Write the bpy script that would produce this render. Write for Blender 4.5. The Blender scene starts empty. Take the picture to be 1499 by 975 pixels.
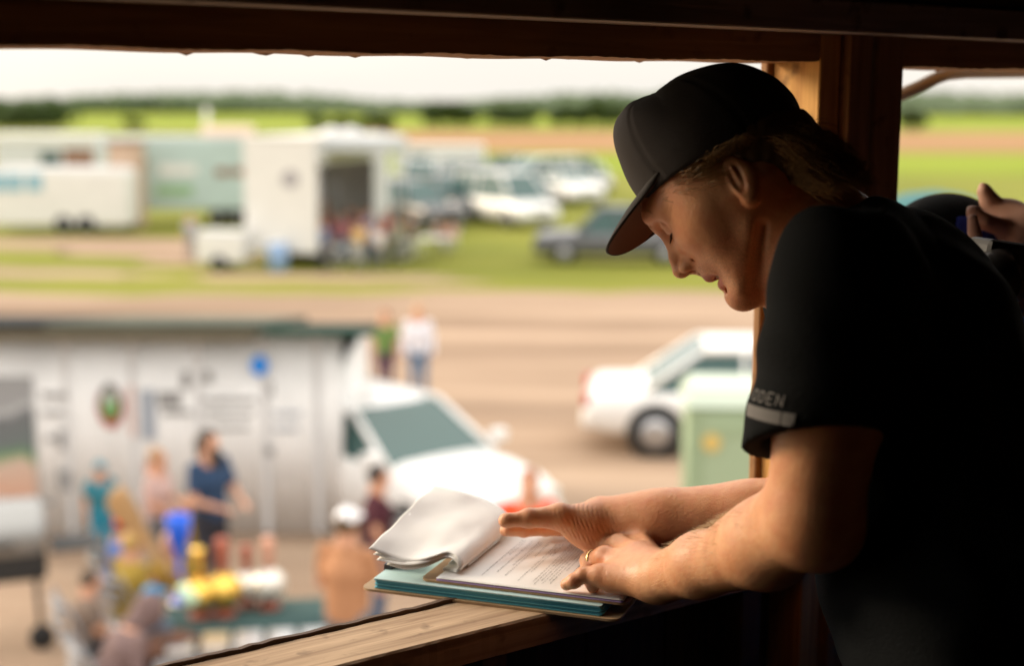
import bpy, bmesh, math, random
import numpy as np
from mathutils import Vector, Matrix

random.seed(7)
rng = np.random.default_rng(11)
R = math.radians
SC = bpy.context.scene
COL = SC.collection

# ------------------------------------------------------------------ camera
FPX = 2082.0                 # focal length in pixels of the 1499 px wide photograph
PITCH = 9.06
EYE = Vector((0.0, 0.0, 5.2))
cam_d = bpy.data.cameras.new('camera')
cam_d.sensor_width = 36.0
cam_d.lens = FPX / 1499.0 * 36.0
cam_d.clip_start = 0.05
cam_d.clip_end = 6000.0
cam_d.dof.use_dof = True
cam_d.dof.focus_distance = 1.70
cam_d.dof.aperture_fstop = 2.2
cam = bpy.data.objects.new('camera', cam_d)
COL.objects.link(cam)
cam.location = EYE
cam.rotation_euler = (R(90 - PITCH), R(-0.15), 0)
SC.camera = cam

# ------------------------------------------------------------------ light
SUN_EL, SUN_AZ = 21.0, -70.0          # azimuth from +Y (the view direction), negative = to the left
w = bpy.data.worlds.new('World'); SC.world = w; w.use_nodes = True
nt = w.node_tree; nt.nodes.clear()
wo = nt.nodes.new('ShaderNodeOutputWorld'); bg = nt.nodes.new('ShaderNodeBackground')
sky = nt.nodes.new('ShaderNodeTexSky'); sky.sky_type = 'NISHITA'; sky.sun_disc = False
sky.sun_elevation = R(SUN_EL); sky.sun_rotation = R(SUN_AZ)
sky.altitude = 300; sky.air_density = 1.0; sky.dust_density = 2.5; sky.ozone_density = 1.0
tc = nt.nodes.new('ShaderNodeTexCoord')
mp = nt.nodes.new('ShaderNodeMapping'); mp.inputs['Scale'].default_value = (1.0, 1.0, 7.0)
nz = nt.nodes.new('ShaderNodeTexNoise'); nz.inputs['Scale'].default_value = 2.2; nz.inputs['Detail'].default_value = 5
rp = nt.nodes.new('ShaderNodeValToRGB')
rp.color_ramp.elements[0].position = 0.32; rp.color_ramp.elements[0].color = (4.75, 4.55, 4.25, 1)
rp.color_ramp.elements[1].position = 0.66; rp.color_ramp.elements[1].color = (5.7, 5.25, 4.7, 1)
mx = nt.nodes.new('ShaderNodeMixRGB'); mx.inputs['Fac'].default_value = 0.86
nt.links.new(tc.outputs['Generated'], mp.inputs['Vector']); nt.links.new(mp.outputs['Vector'], nz.inputs['Vector'])
nt.links.new(nz.outputs['Fac'], rp.inputs['Fac'])
nt.links.new(sky.outputs['Color'], mx.inputs['Color1']); nt.links.new(rp.outputs['Color'], mx.inputs['Color2'])
# an overcast sky grows brighter towards the zenith
sx = nt.nodes.new('ShaderNodeSeparateXYZ'); nt.links.new(tc.outputs['Generated'], sx.inputs[0])
mr = nt.nodes.new('ShaderNodeMapRange'); mr.inputs['From Min'].default_value = 0.03; mr.inputs['From Max'].default_value = 0.75
mr.inputs['To Min'].default_value = 1.0; mr.inputs['To Max'].default_value = 2.5
nt.links.new(sx.outputs['Z'], mr.inputs['Value'])
vm = nt.nodes.new('ShaderNodeVectorMath'); vm.operation = 'SCALE'
nt.links.new(mx.outputs['Color'], vm.inputs[0]); nt.links.new(mr.outputs['Result'], vm.inputs['Scale'])
nt.links.new(vm.outputs['Vector'], bg.inputs['Color']); bg.inputs['Strength'].default_value = 0.10
nt.links.new(bg.outputs['Background'], wo.inputs['Surface'])

sd = bpy.data.lights.new('sun', 'SUN'); sd.energy = 1.5; sd.angle = R(20.0); sd.color = (1.0, 0.80, 0.56)
sun = bpy.data.objects.new('sun', sd); COL.objects.link(sun)
sv = Vector((math.sin(R(SUN_AZ)) * math.cos(R(SUN_EL)), math.cos(R(SUN_AZ)) * math.cos(R(SUN_EL)), math.sin(R(SUN_EL))))
sun.rotation_euler = sv.to_track_quat('Z', 'Y').to_euler()
sun.location = (0, 0, 40)

SC.view_settings.view_transform = 'Standard'; SC.view_settings.look = 'None'
SC.view_settings.exposure = 1.12; SC.view_settings.gamma = 1.0
try: SC.view_settings.use_curve_mapping = False
except Exception: pass
SC.cycles.max_bounces = 8; SC.cycles.diffuse_bounces = 5; SC.cycles.glossy_bounces = 3
SC.cycles.transmission_bounces = 4; SC.cycles.caustics_reflective = False; SC.cycles.caustics_refractive = False
SC.cycles.use_denoising = True; SC.cycles.sample_clamp_indirect = 6.0

# ------------------------------------------------------------------ pixel -> point helpers (real distances in metres)
cp, sp = math.cos(R(PITCH)), math.sin(R(PITCH))
def ray(u, v):
    x, y = (u - 749.5) / FPX, (487.5 - v) / FPX
    return Vector((x, cp + y * sp, y * cp - sp))          # per unit of axis depth
def W(u, v, d): return EYE + ray(u, v) * d
def G(u, v, z=0.0):
    r = ray(u, v); return EYE + r * ((z - EYE.z) / r.z)
def F(u, D, z=0.0):
    """point at horizontal forward distance D under picture column u, height z (background placement)"""
    y = 0.0
    for _ in range(3):
        t = (z - EYE.z) / D
        y = (t * cp + sp) / (cp - t * sp)
    return Vector(((u - 749.5) / FPX * D / (cp + y * sp), D, z))

# ------------------------------------------------------------------ materials
MATS = {}
def principled(name, col, rough=0.7, metal=0.0, spec=0.5, bump=0.0, bscale=80.0, var=0.0, vscale=6.0, sss=0.0, coat=0.0):
    if name in MATS: return MATS[name]
    m = bpy.data.materials.new(name); m.use_nodes = True
    t = m.node_tree; b = t.nodes['Principled BSDF']
    b.inputs['Base Color'].default_value = (*col, 1); b.inputs['Roughness'].default_value = rough
    b.inputs['Metallic'].default_value = metal; b.inputs['Specular IOR Level'].default_value = spec
    if coat: b.inputs['Coat Weight'].default_value = coat
    tcn = t.nodes.new('ShaderNodeTexCoord')
    if var > 0:
        n = t.nodes.new('ShaderNodeTexNoise'); n.inputs['Scale'].default_value = vscale; n.inputs['Detail'].default_value = 5
        t.links.new(tcn.outputs['Object'], n.inputs['Vector'])
        r = t.nodes.new('ShaderNodeValToRGB')
        r.color_ramp.elements[0].position = 0.3; r.color_ramp.elements[1].position = 0.7
        r.color_ramp.elements[0].color = (*[c * (1 - var) for c in col], 1)
        r.color_ramp.elements[1].color = (*[min(1, c * (1 + var)) for c in col], 1)
        t.links.new(n.outputs['Fac'], r.inputs['Fac']); t.links.new(r.outputs['Color'], b.inputs['Base Color'])
    if bump > 0:
        n2 = t.nodes.new('ShaderNodeTexNoise'); n2.inputs['Scale'].default_value = bscale; n2.inputs['Detail'].default_value = 4
        t.links.new(tcn.outputs['Object'], n2.inputs['Vector'])
        bp = t.nodes.new('ShaderNodeBump'); bp.inputs['Strength'].default_value = bump; bp.inputs['Distance'].default_value = 0.01
        t.links.new(n2.outputs['Fac'], bp.inputs['Height']); t.links.new(bp.outputs['Normal'], b.inputs['Normal'])
    if sss > 0:
        b.inputs['Subsurface Weight'].default_value = sss
        b.inputs['Subsurface Radius'].default_value = (0.012, 0.004, 0.002)
        b.inputs['Subsurface Scale'].default_value = 0.6
    MATS[name] = m
    return m

def wood_mat(name, c0, c1, axis='X', rough=0.75, knots=True):
    m = bpy.data.materials.new(name); m.use_nodes = True; t = m.node_tree; b = t.nodes['Principled BSDF']
    tcn = t.nodes.new('ShaderNodeTexCoord'); mpn = t.nodes.new('ShaderNodeMapping')
    s = {'X': (2.0, 38, 38), 'Z': (38, 38, 2.0)}[axis]
    mpn.inputs['Scale'].default_value = s
    n = t.nodes.new('ShaderNodeTexNoise'); n.inputs['Scale'].default_value = 2.2; n.inputs['Detail'].default_value = 7; n.inputs['Distortion'].default_value = 0.6
    r = t.nodes.new('ShaderNodeValToRGB'); r.color_ramp.elements[0].position = 0.32; r.color_ramp.elements[1].position = 0.68
    r.color_ramp.elements[0].color = (*c0, 1); r.color_ramp.elements[1].color = (*c1, 1)
    t.links.new(tcn.outputs['Object'], mpn.inputs['Vector']); t.links.new(mpn.outputs['Vector'], n.inputs['Vector'])
    t.links.new(n.outputs['Fac'], r.inputs['Fac'])
    # dirt specks
    n3 = t.nodes.new('ShaderNodeTexNoise'); n3.inputs['Scale'].default_value = 26; n3.inputs['Detail'].default_value = 6
    t.links.new(tcn.outputs['Object'], n3.inputs['Vector'])
    r3 = t.nodes.new('ShaderNodeValToRGB'); r3.color_ramp.elements[0].position = 0.27; r3.color_ramp.elements[1].position = 0.40
    r3.color_ramp.elements[0].color = (0.30, 0.26, 0.22, 1); r3.color_ramp.elements[1].color = (1, 1, 1, 1)
    t.links.new(n3.outputs['Fac'], r3.inputs['Fac'])
    mm = t.nodes.new('ShaderNodeMixRGB'); mm.blend_type = 'MULTIPLY'; mm.inputs['Fac'].default_value = 0.8
    t.links.new(r.outputs['Color'], mm.inputs['Color1']); t.links.new(r3.outputs['Color'], mm.inputs['Color2'])
    t.links.new(mm.outputs['Color'], b.inputs['Base Color'])
    bp = t.nodes.new('ShaderNodeBump'); bp.inputs['Strength'].default_value = 0.35; bp.inputs['Distance'].default_value = 0.003
    t.links.new(n.outputs['Fac'], bp.inputs['Height']); t.links.new(bp.outputs['Normal'], b.inputs['Normal'])
    b.inputs['Roughness'].default_value = rough
    return m

# ------------------------------------------------------------------ object helpers
def link(o, parent=None):
    COL.objects.link(o)
    if parent is not None: o.parent = parent
    return o
def tag(o, label=None, cat=None, group=None, kind=None):
    if label: o['label'] = label
    if cat: o['category'] = cat
    if group: o['group'] = group
    if kind: o['kind'] = kind
    return o
def empty(name, loc, rz=0.0, label=None, cat=None, group=None):
    o = bpy.data.objects.new(name, None); o.location = loc; o.rotation_euler = (0, 0, rz); o.empty_display_size = 0.1
    COL.objects.link(o); return tag(o, label, cat, group)
def mesh_obj(name, verts, faces, mat, parent=None, smooth=True):
    me = bpy.data.meshes.new(name)
    verts = np.asarray(verts, dtype=np.float32)
    faces = list(faces) if not isinstance(faces, np.ndarray) else faces
    if isinstance(faces, np.ndarray) and faces.ndim == 2:
        nf, k = faces.shape
        me.vertices.add(len(verts)); me.vertices.foreach_set('co', verts.ravel())
        me.loops.add(nf * k); me.loops.foreach_set('vertex_index', faces.astype(np.int32).ravel())
        me.polygons.add(nf)
        me.polygons.foreach_set('loop_start', np.arange(0, nf * k, k, dtype=np.int32))
        me.polygons.foreach_set('loop_total', np.full(nf, k, dtype=np.int32))
        me.update(calc_edges=True); me.validate()
    else:
        me.from_pydata([tuple(map(float, v)) for v in verts], [], [tuple(f) for f in faces]); me.update()
    me.materials.append(mat)
    if smooth: me.polygons.foreach_set('use_smooth', [True] * len(me.polygons))
    o = bpy.data.objects.new(name, me)
    return link(o, parent)

class MB:
    """collects simple solids and links them as one mesh object"""
    def __init__(s): s.v = []; s.f = []
    def add(s, vs, fs):
        b = len(s.v); s.v += [tuple(x) for x in vs]; s.f += [tuple(i + b for i in f) for f in fs]
    def box(s, c, d, rz=0.0, rx=0.0, ry=0.0, taper=1.0):
        M = Matrix.Translation(c) @ Matrix.Rotation(rz, 4, 'Z') @ Matrix.Rotation(ry, 4, 'Y') @ Matrix.Rotation(rx, 4, 'X')
        vs = []
        for z in (-.5, .5):
            k = taper if z > 0 else 1
            for x, y in ((-.5, -.5), (.5, -.5), (.5, .5), (-.5, .5)): vs.append(M @ Vector((x * d[0] * k, y * d[1] * k, z * d[2])))
        s.add(vs, [(0, 3, 2, 1), (4, 5, 6, 7), (0, 1, 5, 4), (1, 2, 6, 5), (2, 3, 7, 6), (3, 0, 4, 7)]); return s
    def tube(s, pts, r, n=10, caps=True):
        pts = [Vector(p) for p in pts]; rs = r if isinstance(r, (list, tuple)) else [r] * len(pts)
        b = len(s.v); up = Vector((0, 0, 1))
        for i, p in enumerate(pts):
            t = (pts[min(i + 1, len(pts) - 1)] - pts[max(i - 1, 0)]).normalized()
            a = t.cross(up); a = a.normalized() if a.length > 1e-3 else Vector((1, 0, 0)); c = a.cross(t)
            for k in range(n):
                q = 2 * math.pi * k / n; s.v.append(tuple(p + (a * math.cos(q) + c * math.sin(q)) * rs[i]))
        for i in range(len(pts) - 1):
            for k in range(n):
                k2 = (k + 1) % n; s.f.append((b + i * n + k, b + i * n + k2, b + (i + 1) * n + k2, b + (i + 1) * n + k))
        if caps:
            s.f.append(tuple(b + k for k in range(n))[::-1]); e = b + (len(pts) - 1) * n; s.f.append(tuple(e + k for k in range(n)))
        return s
    def lathe(s, prof, c=(0, 0, 0), n=20, M=None):
        M = M or Matrix.Identity(4); b = len(s.v); c = Vector(c)
        for r, z in prof:
            for k in range(n):
                q = 2 * math.pi * k / n; s.v.append(tuple(c + (M @ Vector((r * math.cos(q), r * math.sin(q), z)))))
        for i in range(len(prof) - 1):
            for k in range(n):
                k2 = (k + 1) % n; s.f.append((b + i * n + k, b + i * n + k2, b + (i + 1) * n + k2, b + (i + 1) * n + k))
        s.f.append(tuple(b + k for k in range(n))[::-1]); e = b + (len(prof) - 1) * n; s.f.append(tuple(e + k for k in range(n)))
        return s
    def build(s, name, mat, parent=None, smooth=False, bevel=0.0):
        o = mesh_obj(name, s.v, s.f, mat, parent, smooth)
        if bevel:
            md = o.modifiers.new('bevel', 'BEVEL'); md.width = bevel; md.segments = 2; md.limit_method = 'ANGLE'; md.angle_limit = R(40)
        return o

def copy_tree(o, parent=None):
    c = o.copy(); COL.objects.link(c); c.parent = parent
    for ch in [x for x in list(COL.objects) if x.parent == o]: copy_tree(ch, c)
    return c

# ------------------------------------------------------------------ signed-distance modelling, meshed by surface nets
def smin(a, b, k):
    if k <= 0: return np.minimum(a, b)
    h = np.maximum(k - np.abs(a - b), 0) / k
    return np.minimum(a, b) - h * h * k * 0.25
class Sdf:
    def __init__(s): s.ops = []
    def _add(s, op, k, c, br, fn): s.ops.append((op, k, np.array(c, float), br, fn)); return s
    def ell(s, c, r, M=None, k=0.0, op='u'):
        c = np.array(c, float); r = np.array(r, float); M = np.eye(3) if M is None else np.array(M, float)
        def fn(P):
            q = (P - c) @ M; k0 = np.linalg.norm(q / r, axis=1); k1 = np.linalg.norm(q / (r * r), axis=1)
            return k0 * (k0 - 1) / np.maximum(k1, 1e-9)
        return s._add(op, k, c, r.max(), fn)
    def cap(s, a, b, ra, rb, k=0.0, op='u', ax=None, fl=1.0):
        a = np.array(a, float); b = np.array(b, float); ba = b - a; L2 = max(ba @ ba, 1e-12)
        if ax is not None: ax = np.array(ax, float); ax = ax / np.linalg.norm(ax)
        def fn(P):
            h = np.clip(((P - a) @ ba) / L2, 0, 1); v = P - a - h[:, None] * ba
            if ax is not None: v = v + ax[None, :] * ((v @ ax) * (1 / fl - 1))[:, None]
            return (np.linalg.norm(v, axis=1) - (ra + (rb - ra) * h)) * min(1.0, fl)
        return s._add(op, k, (a + b) / 2, math.sqrt(L2) / 2 + max(ra, rb) * max(1, fl), fn)
    def sph(s, c, r, k=0.0, op='u'): return s.cap(c, np.array(c, float) + 1e-6, r, r, k, op)
    def box(s, c, h, M=None, rad=0.0, k=0.0, op='u'):
        c = np.array(c, float); h = np.array(h, float) - rad; M = np.eye(3) if M is None else np.array(M, float)
        def fn(P):
            q = np.abs((P - c) @ M) - h
            return np.linalg.norm(np.maximum(q, 0), axis=1) + np.minimum(q.max(axis=1), 0) - rad
        return s._add(op, k, c, np.linalg.norm(h) + rad, fn)
    def plane(s, p, n, k=0.0):
        """keep the side the normal points away from"""
        p = np.array(p, float); n = np.array(n, float); n = n / np.linalg.norm(n)
        return s._add('i', k, p, 1e9, lambda P: (P - p) @ n)
    def chain(s, pts, rs, k=0.0, k0=None):
        for i in range(len(pts) - 1): s.cap(pts[i], pts[i + 1], rs[i], rs[i + 1], (k0 if (i == 0 and k0 is not None) else k))
        return s
    def disp(s, fn): return s._add('d', 0, (0, 0, 0), 1e9, fn)
    def ev(s, P, c=None, hd=1e9):
        d = np.full(len(P), 0.5)
        for op, k, pc, br, fn in s.ops:
            if c is not None and br < 1e8 and np.linalg.norm(c - pc) - br > hd + k + 0.03: continue
            x = fn(P)
            if op == 'u': d = smin(d, x, k)
            elif op == 's': d = -smin(-d, x, k)
            elif op == 'i': d = -smin(-d, -x, k)
            elif op == 'd': d = d + x
        return d
    def mesh(s, res, B=16, smooth=1):
        lo = np.min([c - br for op, k, c, br, f in s.ops if op == 'u' and br < 1e8], axis=0) - 3 * res
        hi = np.max([c + br for op, k, c, br, f in s.ops if op == 'u' and br < 1e8], axis=0) + 3 * res
        nb = np.ceil((hi - lo) / (res * B)).astype(int) + 1
        bs = res * B; hd = bs * math.sqrt(3) / 2
        gi = np.stack(np.meshgrid(*[np.arange(n) for n in nb], indexing='ij'), -1).reshape(-1, 3)
        cent = lo + (gi + 0.5) * bs
        dc = s.ev(cent)
        act = gi[np.abs(dc) < hd * 1.7 + 0.01]
        N = nb * B + 2; NY, NZ = int(N[1]), int(N[2])
        key = lambda i, j, k: ((i + 1) * (NY + 2) + (j + 1)) * (NZ + 2) + (k + 1)
        g = np.arange(B + 1); sx, sy, sz = np.meshgrid(g, g, g, indexing='ij')
        cx, cy, cz = np.meshgrid(g[:-1], g[:-1], g[:-1], indexing='ij')
        corners = [(a, b, c) for a in (0, 1) for b in (0, 1) for c in (0, 1)]
        edges = [(p, q) for p in range(8) for q in range(p + 1, 8) if sum(abs(np.array(corners[p]) - np.array(corners[q]))) == 1]
        VK, VP, QK = [], [], []
        for b in act:
            o = b * B
            P = lo + (np.stack([sx + o[0], sy + o[1], sz + o[2]], -1).reshape(-1, 3)) * res
            d = s.ev(P, lo + (b + 0.5) * bs, hd).reshape(B + 1, B + 1, B + 1)
            if d.min() > 0 or d.max() < 0: continue
            D = [d[a:a + B, bb:bb + B, c:c + B] for a, bb, c in corners]
            acc = np.zeros((B, B, B, 3)); cnt = np.zeros((B, B, B))
            for p, q in edges:
                m = (D[p] < 0) != (D[q] < 0)
                if not m.any(): continue
                t = np.where(m, D[p] / np.where(m, D[p] - D[q], 1), 0)
                cpn, cq = np.array(corners[p]), np.array(corners[q])
                acc += np.where(m[..., None], cpn + t[..., None] * (cq - cpn), 0); cnt += m
            m = cnt > 0
            ii, jj, kk = cx[m] + o[0], cy[m] + o[1], cz[m] + o[2]
            VK.append(key(ii, jj, kk)); VP.append(lo + (np.stack([ii, jj, kk], -1) + acc[m] / cnt[m][:, None]) * res)
            base = d[:B, :B, :B]
            for axn, nx in enumerate((d[1:, :B, :B], d[:B, 1:, :B], d[:B, :B, 1:])):
                m = (base < 0) != (nx < 0)
                if not m.any(): continue
                i, j, k = cx[m] + o[0], cy[m] + o[1], cz[m] + o[2]
                if axn == 0: q = [key(i, j - 1, k - 1), key(i, j, k - 1), key(i, j, k), key(i, j - 1, k)]
                elif axn == 1: q = [key(i - 1, j, k - 1), key(i - 1, j, k), key(i, j, k), key(i, j, k - 1)]
                else: q = [key(i - 1, j - 1, k), key(i, j - 1, k), key(i, j, k), key(i - 1, j, k)]
                q = np.stack(q, -1); fl = ~(base[m] < 0); q[fl] = q[fl][:, ::-1]; QK.append(q)
        VK = np.concatenate(VK); VP = np.concatenate(VP); QK = np.concatenate(QK)
        o = np.argsort(VK); VK = VK[o]; VP = VP[o]
        idx = np.searchsorted(VK, QK); idx = np.clip(idx, 0, len(VK) - 1); ok = (VK[idx] == QK).all(axis=1); Q = idx[ok]
        for _ in range(smooth):
            a = np.concatenate([Q[:, 0], Q[:, 1], Q[:, 2], Q[:, 3]]); bq = np.concatenate([Q[:, 1], Q[:, 2], Q[:, 3], Q[:, 0]])
            n = len(VP); cnt = np.bincount(a, minlength=n) + np.bincount(bq, minlength=n)
            av = np.stack([np.bincount(a, VP[bq, c], n) + np.bincount(bq, VP[a, c], n) for c in range(3)], -1) / np.maximum(cnt, 1)[:, None]
            VP = np.where(cnt[:, None] > 0, VP * 0.45 + av * 0.55, VP)
        return VP, Q
    def build(s, name, mat, parent=None, res=0.01, smooth=1, origin=None):
        V, Q = s.mesh(res, smooth=smooth)
        if origin is not None: V = V - np.array(origin)
        return mesh_obj(name, V, Q, mat, parent, True)
# ================================================================== the announcer's booth
SILL_H = 0.615                                  # the eye is this far above the sill
SZ = EYE.z - SILL_H
WA = Vector((0.059, 1.694, 0)); WYAW = math.atan2(0.576, 0.817)     # inner sill edge, direction of the wall
wd = Vector((math.cos(WYAW), math.sin(WYAW), 0)); wn = Vector((-wd.y, wd.x, 0))
S0, S1, S2, S3 = -2.3, 0.435, 0.593, 2.6
SE = -1.35                                      # left end of the long opening, kept short to darken the inside
TH = 0.087
HDR = EYE.z + 0.060
FLOOR = SZ - 1.02
CEIL = EYE.z + 0.52
m_fir = wood_mat('fir_lumber', (0.24, 0.11, 0.035), (0.40, 0.21, 0.075), 'X')
m_fir_v = wood_mat('fir_lumber_upright', (0.24, 0.115, 0.04), (0.38, 0.20, 0.08), 'Z')
m_jamb = wood_mat('lit_jamb_fir', (0.50, 0.24, 0.06), (0.74, 0.42, 0.12), 'Z')  # same fir as the studs, light on the jamb put into its colour
m_sill = wood_mat('worn_sill', (0.30, 0.185, 0.10), (0.60, 0.42, 0.26), 'X')
m_dark = wood_mat('dark_board', (0.060, 0.030, 0.014), (0.11, 0.055, 0.025), 'Z')
m_darkx = wood_mat('dark_board_long', (0.07, 0.035, 0.018), (0.13, 0.07, 0.035), 'X')
m_grey = wood_mat('grey_lath', (0.22, 0.18, 0.15), (0.38, 0.32, 0.27), 'X')
booth = empty('announcer_booth', (WA.x, WA.y, 0), WYAW,
              'dark wooden announcer booth with a long open window, seen from inside', 'booth')
def bbox(name, s0, s1, n0, n1, z0, z1, mat, parent=booth, bevel=0.003, rough=0.0, ry=0.0):
    """a board in booth coordinates (s along the wall, n outwards)"""
    b = MB().box(((s0 + s1) / 2, (n0 + n1) / 2, (z0 + z1) / 2), (s1 - s0, n1 - n0, z1 - z0), ry=ry)
    return b.build(name, mat, parent, bevel=bevel)
# sill: subdivided plank with a slightly broken outer edge, sheathing lip outside it
def sill():
    n, V, Fc = 260, [], []
    for i in range(n + 1):
        s = S0 + (S1 - S0) * i / n
        e = 0.0012 * math.sin(s * 53) + 0.0010 * random.uniform(-1, 1); e2 = 0.0008 * random.uniform(-1, 1)
        r = 0.0025
        prof = [(-0.012 + e2, SZ - 0.038), (-0.012 + e2, SZ - r), (-0.012 + r, SZ), (TH - r + e, SZ - 0.0004), (TH + e, SZ - r), (TH + e, SZ - 0.038)]
        V += [(s, a, z) for a, z in prof]
    for i in range(n):
        for k in range(6):
            k2 = (k + 1) % 6; Fc.append((i * 6 + k, i * 6 + k2, (i + 1) * 6 + k2, (i + 1) * 6 + k))
    Fc += [tuple(range(6))[::-1], tuple(n * 6 + k for k in range(6))]
    mesh_obj('sill', V, Fc, m_sill, booth, False)
sill()
def lip():
    n, V, Fc = 200, [], []
    for i in range(n + 1):
        s = S0 + (S1 - S0) * i / n
        t = SZ + 0.0035 + 0.0012 * random.uniform(-1, 1)
        prof = [(TH + 0.002, SZ - 0.35), (TH + 0.002, t), (TH + 0.011, t - 0.001), (TH + 0.013, SZ - 0.35)]
        V += [(s, a, z) for a, z in prof]
    for i in range(n):
        for k in range(4):
            k2 = (k + 1) % 4; Fc.append((i * 4 + k, i * 4 + k2, (i + 1) * 4 + k2, (i + 1) * 4 + k))
    mesh_obj('edge_strip', V, Fc, m_darkx, booth, False)
lip()
# header with a splintery lower arris
def header(s0, s1, z, dz):
    n, V, Fc = int((s1 - s0) * 120), [], []
    for i in range(n + 1):
        t = i / n; s = s0 + (s1 - s0) * t
        zz = z + dz * t + 0.0008 * math.sin(s * 31)
        ch = 0.0
        if random.random() < 0.06: ch = -0.003 * random.random()
        prof = [(0.0, zz + 0.14), (0.0, zz + 0.0012 * random.random()), (TH - 0.004, zz), (TH - 0.001, zz + ch), (TH, zz + 0.004), (TH, zz + 0.14)]
        V += [(s, a, q) for a, q in prof]
    for i in range(n):
        for k in range(6):
            k2 = (k + 1) % 6; Fc.append((i * 6 + k, i * 6 + k2, (i + 1) * 6 + k2, (i + 1) * 6 + k))
    Fc += [tuple(range(6))[::-1], tuple(n * 6 + k for k in range(6))]
    mesh_obj('header', V, Fc, m_fir, booth, False)
header(SE + 0.042, S1 - 0.002, HDR - 0.010, 0.010)
header(S2 + 0.002, S3, HDR - 0.004, 0.008)
bbox('fascia_board', SE + 0.042, S3, 0.002, TH, HDR + 0.145, CEIL, m_darkx)
bbox('lath', S0, S3, -0.052, -0.003, EYE.z + 0.097, EYE.z + 0.139, m_grey)
bbox('upper_board', S0, S3, -0.024, -0.003, EYE.z + 0.145, EYE.z + 0.235, m_darkx)
# the post between the two openings: three studs and the outer casing
bbox('stud', S1, S1 + 0.040, 0.0, TH, FLOOR, HDR + 0.13, m_jamb)
bbox('stud', S1 + 0.0425, S1 + 0.088, -0.014, TH - 0.003, FLOOR, CEIL - 0.01, m_fir_v)
bbox('stud', S1 + 0.099, S2, -0.010, TH, FLOOR, CEIL - 0.01, m_fir_v)
bbox('casing', S1 - 0.010, S1 + 0.03, TH + 0.002, TH + 0.016, SZ - 0.3, HDR + 0.02, m_fir_v)
# second sill
bbox('sill', S2, S3, -0.012, TH, SZ - 0.038, SZ, m_sill)
# wall under the sills: vertical boards and studs
s = S0
while s < S3:
    wdt = random.uniform(0.13, 0.15)
    bbox('wall_board', s, min(S3, s + wdt - 0.003), TH - 0.022 + random.uniform(-.002, .002), TH - 0.002, FLOOR - 0.1, SZ - 0.04, m_dark)
    s += wdt
for q in (-1.9, -1.3, -0.7, -0.12, 0.31, 0.9, 1.5, 2.1):
    bbox('stud', q, q + 0.038, -0.008, TH - 0.026, FLOOR, SZ - 0.04, m_dark)
# side walls, back wall, floor, ceiling, roof, stilts
bbox('side_wall', S0 - 0.03, S0, -2.4, TH, FLOOR - 0.1, CEIL, m_dark)
bbox('light_block_panel', S0, SE, 0.002, TH - 0.004, SZ + 0.002, CEIL - 0.002, m_dark)  # unseen panel added to keep light off surfaces facing the camera
bbox('stud', SE + 0.001, SE + 0.04, 0.0, TH, SZ + 0.001, HDR + 0.10, m_fir_v)
bbox('side_wall', S3, S3 + 0.03, -2.4, TH, FLOOR - 0.1, CEIL, m_dark)
bbox('back_wall', S0, S3, -2.43, -2.4, FLOOR - 0.1, CEIL, m_dark)
bbox('floor_deck', S0, S3, -2.4, TH - 0.024, FLOOR - 0.04, FLOOR, m_darkx)
bbox('ceiling_board', S0, S3, -2.4, TH, CEIL + 0.002, CEIL + 0.02, m_darkx)
bbox('roof', S0 - 0.3, S3 + 0.3, -2.7, 0.42, CEIL + 0.03, CEIL + 0.06, principled('roof_tin', (0.35, 0.36, 0.36), 0.5, 0.3))
for a in (S0 + 0.1, 0.1, S3 - 0.1):
    for b_ in (-2.3, -0.1):
        bbox('stilt', a - 0.07, a + 0.07, b_ - 0.07, b_ + 0.07, 0, FLOOR - 0.045, m_fir_v)
# bent pipe outside the right-hand opening
pp = MB(); pts = [W(1296, 148, 2.25), W(1320, 136, 2.25), W(1345, 125, 2.25), W(1368, 113, 2.27), W(1388, 106, 2.3), W(1415, 103.5, 2.35), W(1520, 103, 2.6), W(1640, 103, 2.9)]
pp.tube(pts, 0.0105, 12); po = pp.build('bent_pipe', principled('pipe_grey', (0.28, 0.24, 0.20), 0.5, 0.2), None, True)
tag(po, 'bent grey-brown pipe running under the eave outside the right opening', 'pipe')

# ================================================================== clipboards, folders, papers on the sill
PZ = SZ + 0.0225                     # top of the printed page
def H(u, v, h): return G(u, v, PZ + h)
PYAW = math.atan2((H(893, 878, 0) - H(640, 848, 0)).y, (H(893, 878, 0) - H(640, 848, 0)).x)
pl = Vector((math.cos(PYAW), math.sin(PYAW), 0)); pw_ = Vector((-pl.y, pl.x, 0))      # along the page (left to right), across it (near to far)
PO = H(640, 848, 0)                  # near left corner of the printed page
m_paper = principled('white_paper', (0.84, 0.83, 0.80), 0.8, bump=0.05, bscale=300)
m_card = principled('hardboard', (0.42, 0.25, 0.12), 0.6, var=0.15, vscale=40)
m_cardl = principled('pale_hardboard', (0.36, 0.24, 0.13), 0.65, var=0.12, vscale=40)
m_teal = principled('teal_folder', (0.05, 0.28, 0.38), 0.55)
m_blue = principled('pale_blue_folder', (0.50, 0.70, 0.72), 0.6)
m_lilac = principled('lilac_paper', (0.50, 0.33, 0.62), 0.7)
m_steel = principled('steel', (0.6, 0.6, 0.6), 0.3, 1.0)
m_ink = principled('ink', (0.10, 0.10, 0.11), 0.8)
def rounded(L0, L1, w0, w1, z0, z1, rad=0.012):
    """a thin rounded slab in page coordinates"""
    pts = []
    for cx_, cy_, a0 in ((L1 - rad, w1 - rad, 0), (L0 + rad, w1 - rad, 90), (L0 + rad, w0 + rad, 180), (L1 - rad, w0 + rad, 270)):
        for i in range(7):
            a = R(a0 + 15 * i); pts.append((cx_ + rad * math.cos(a), cy_ + rad * math.sin(a)))
    return pts, z0, z1
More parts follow.
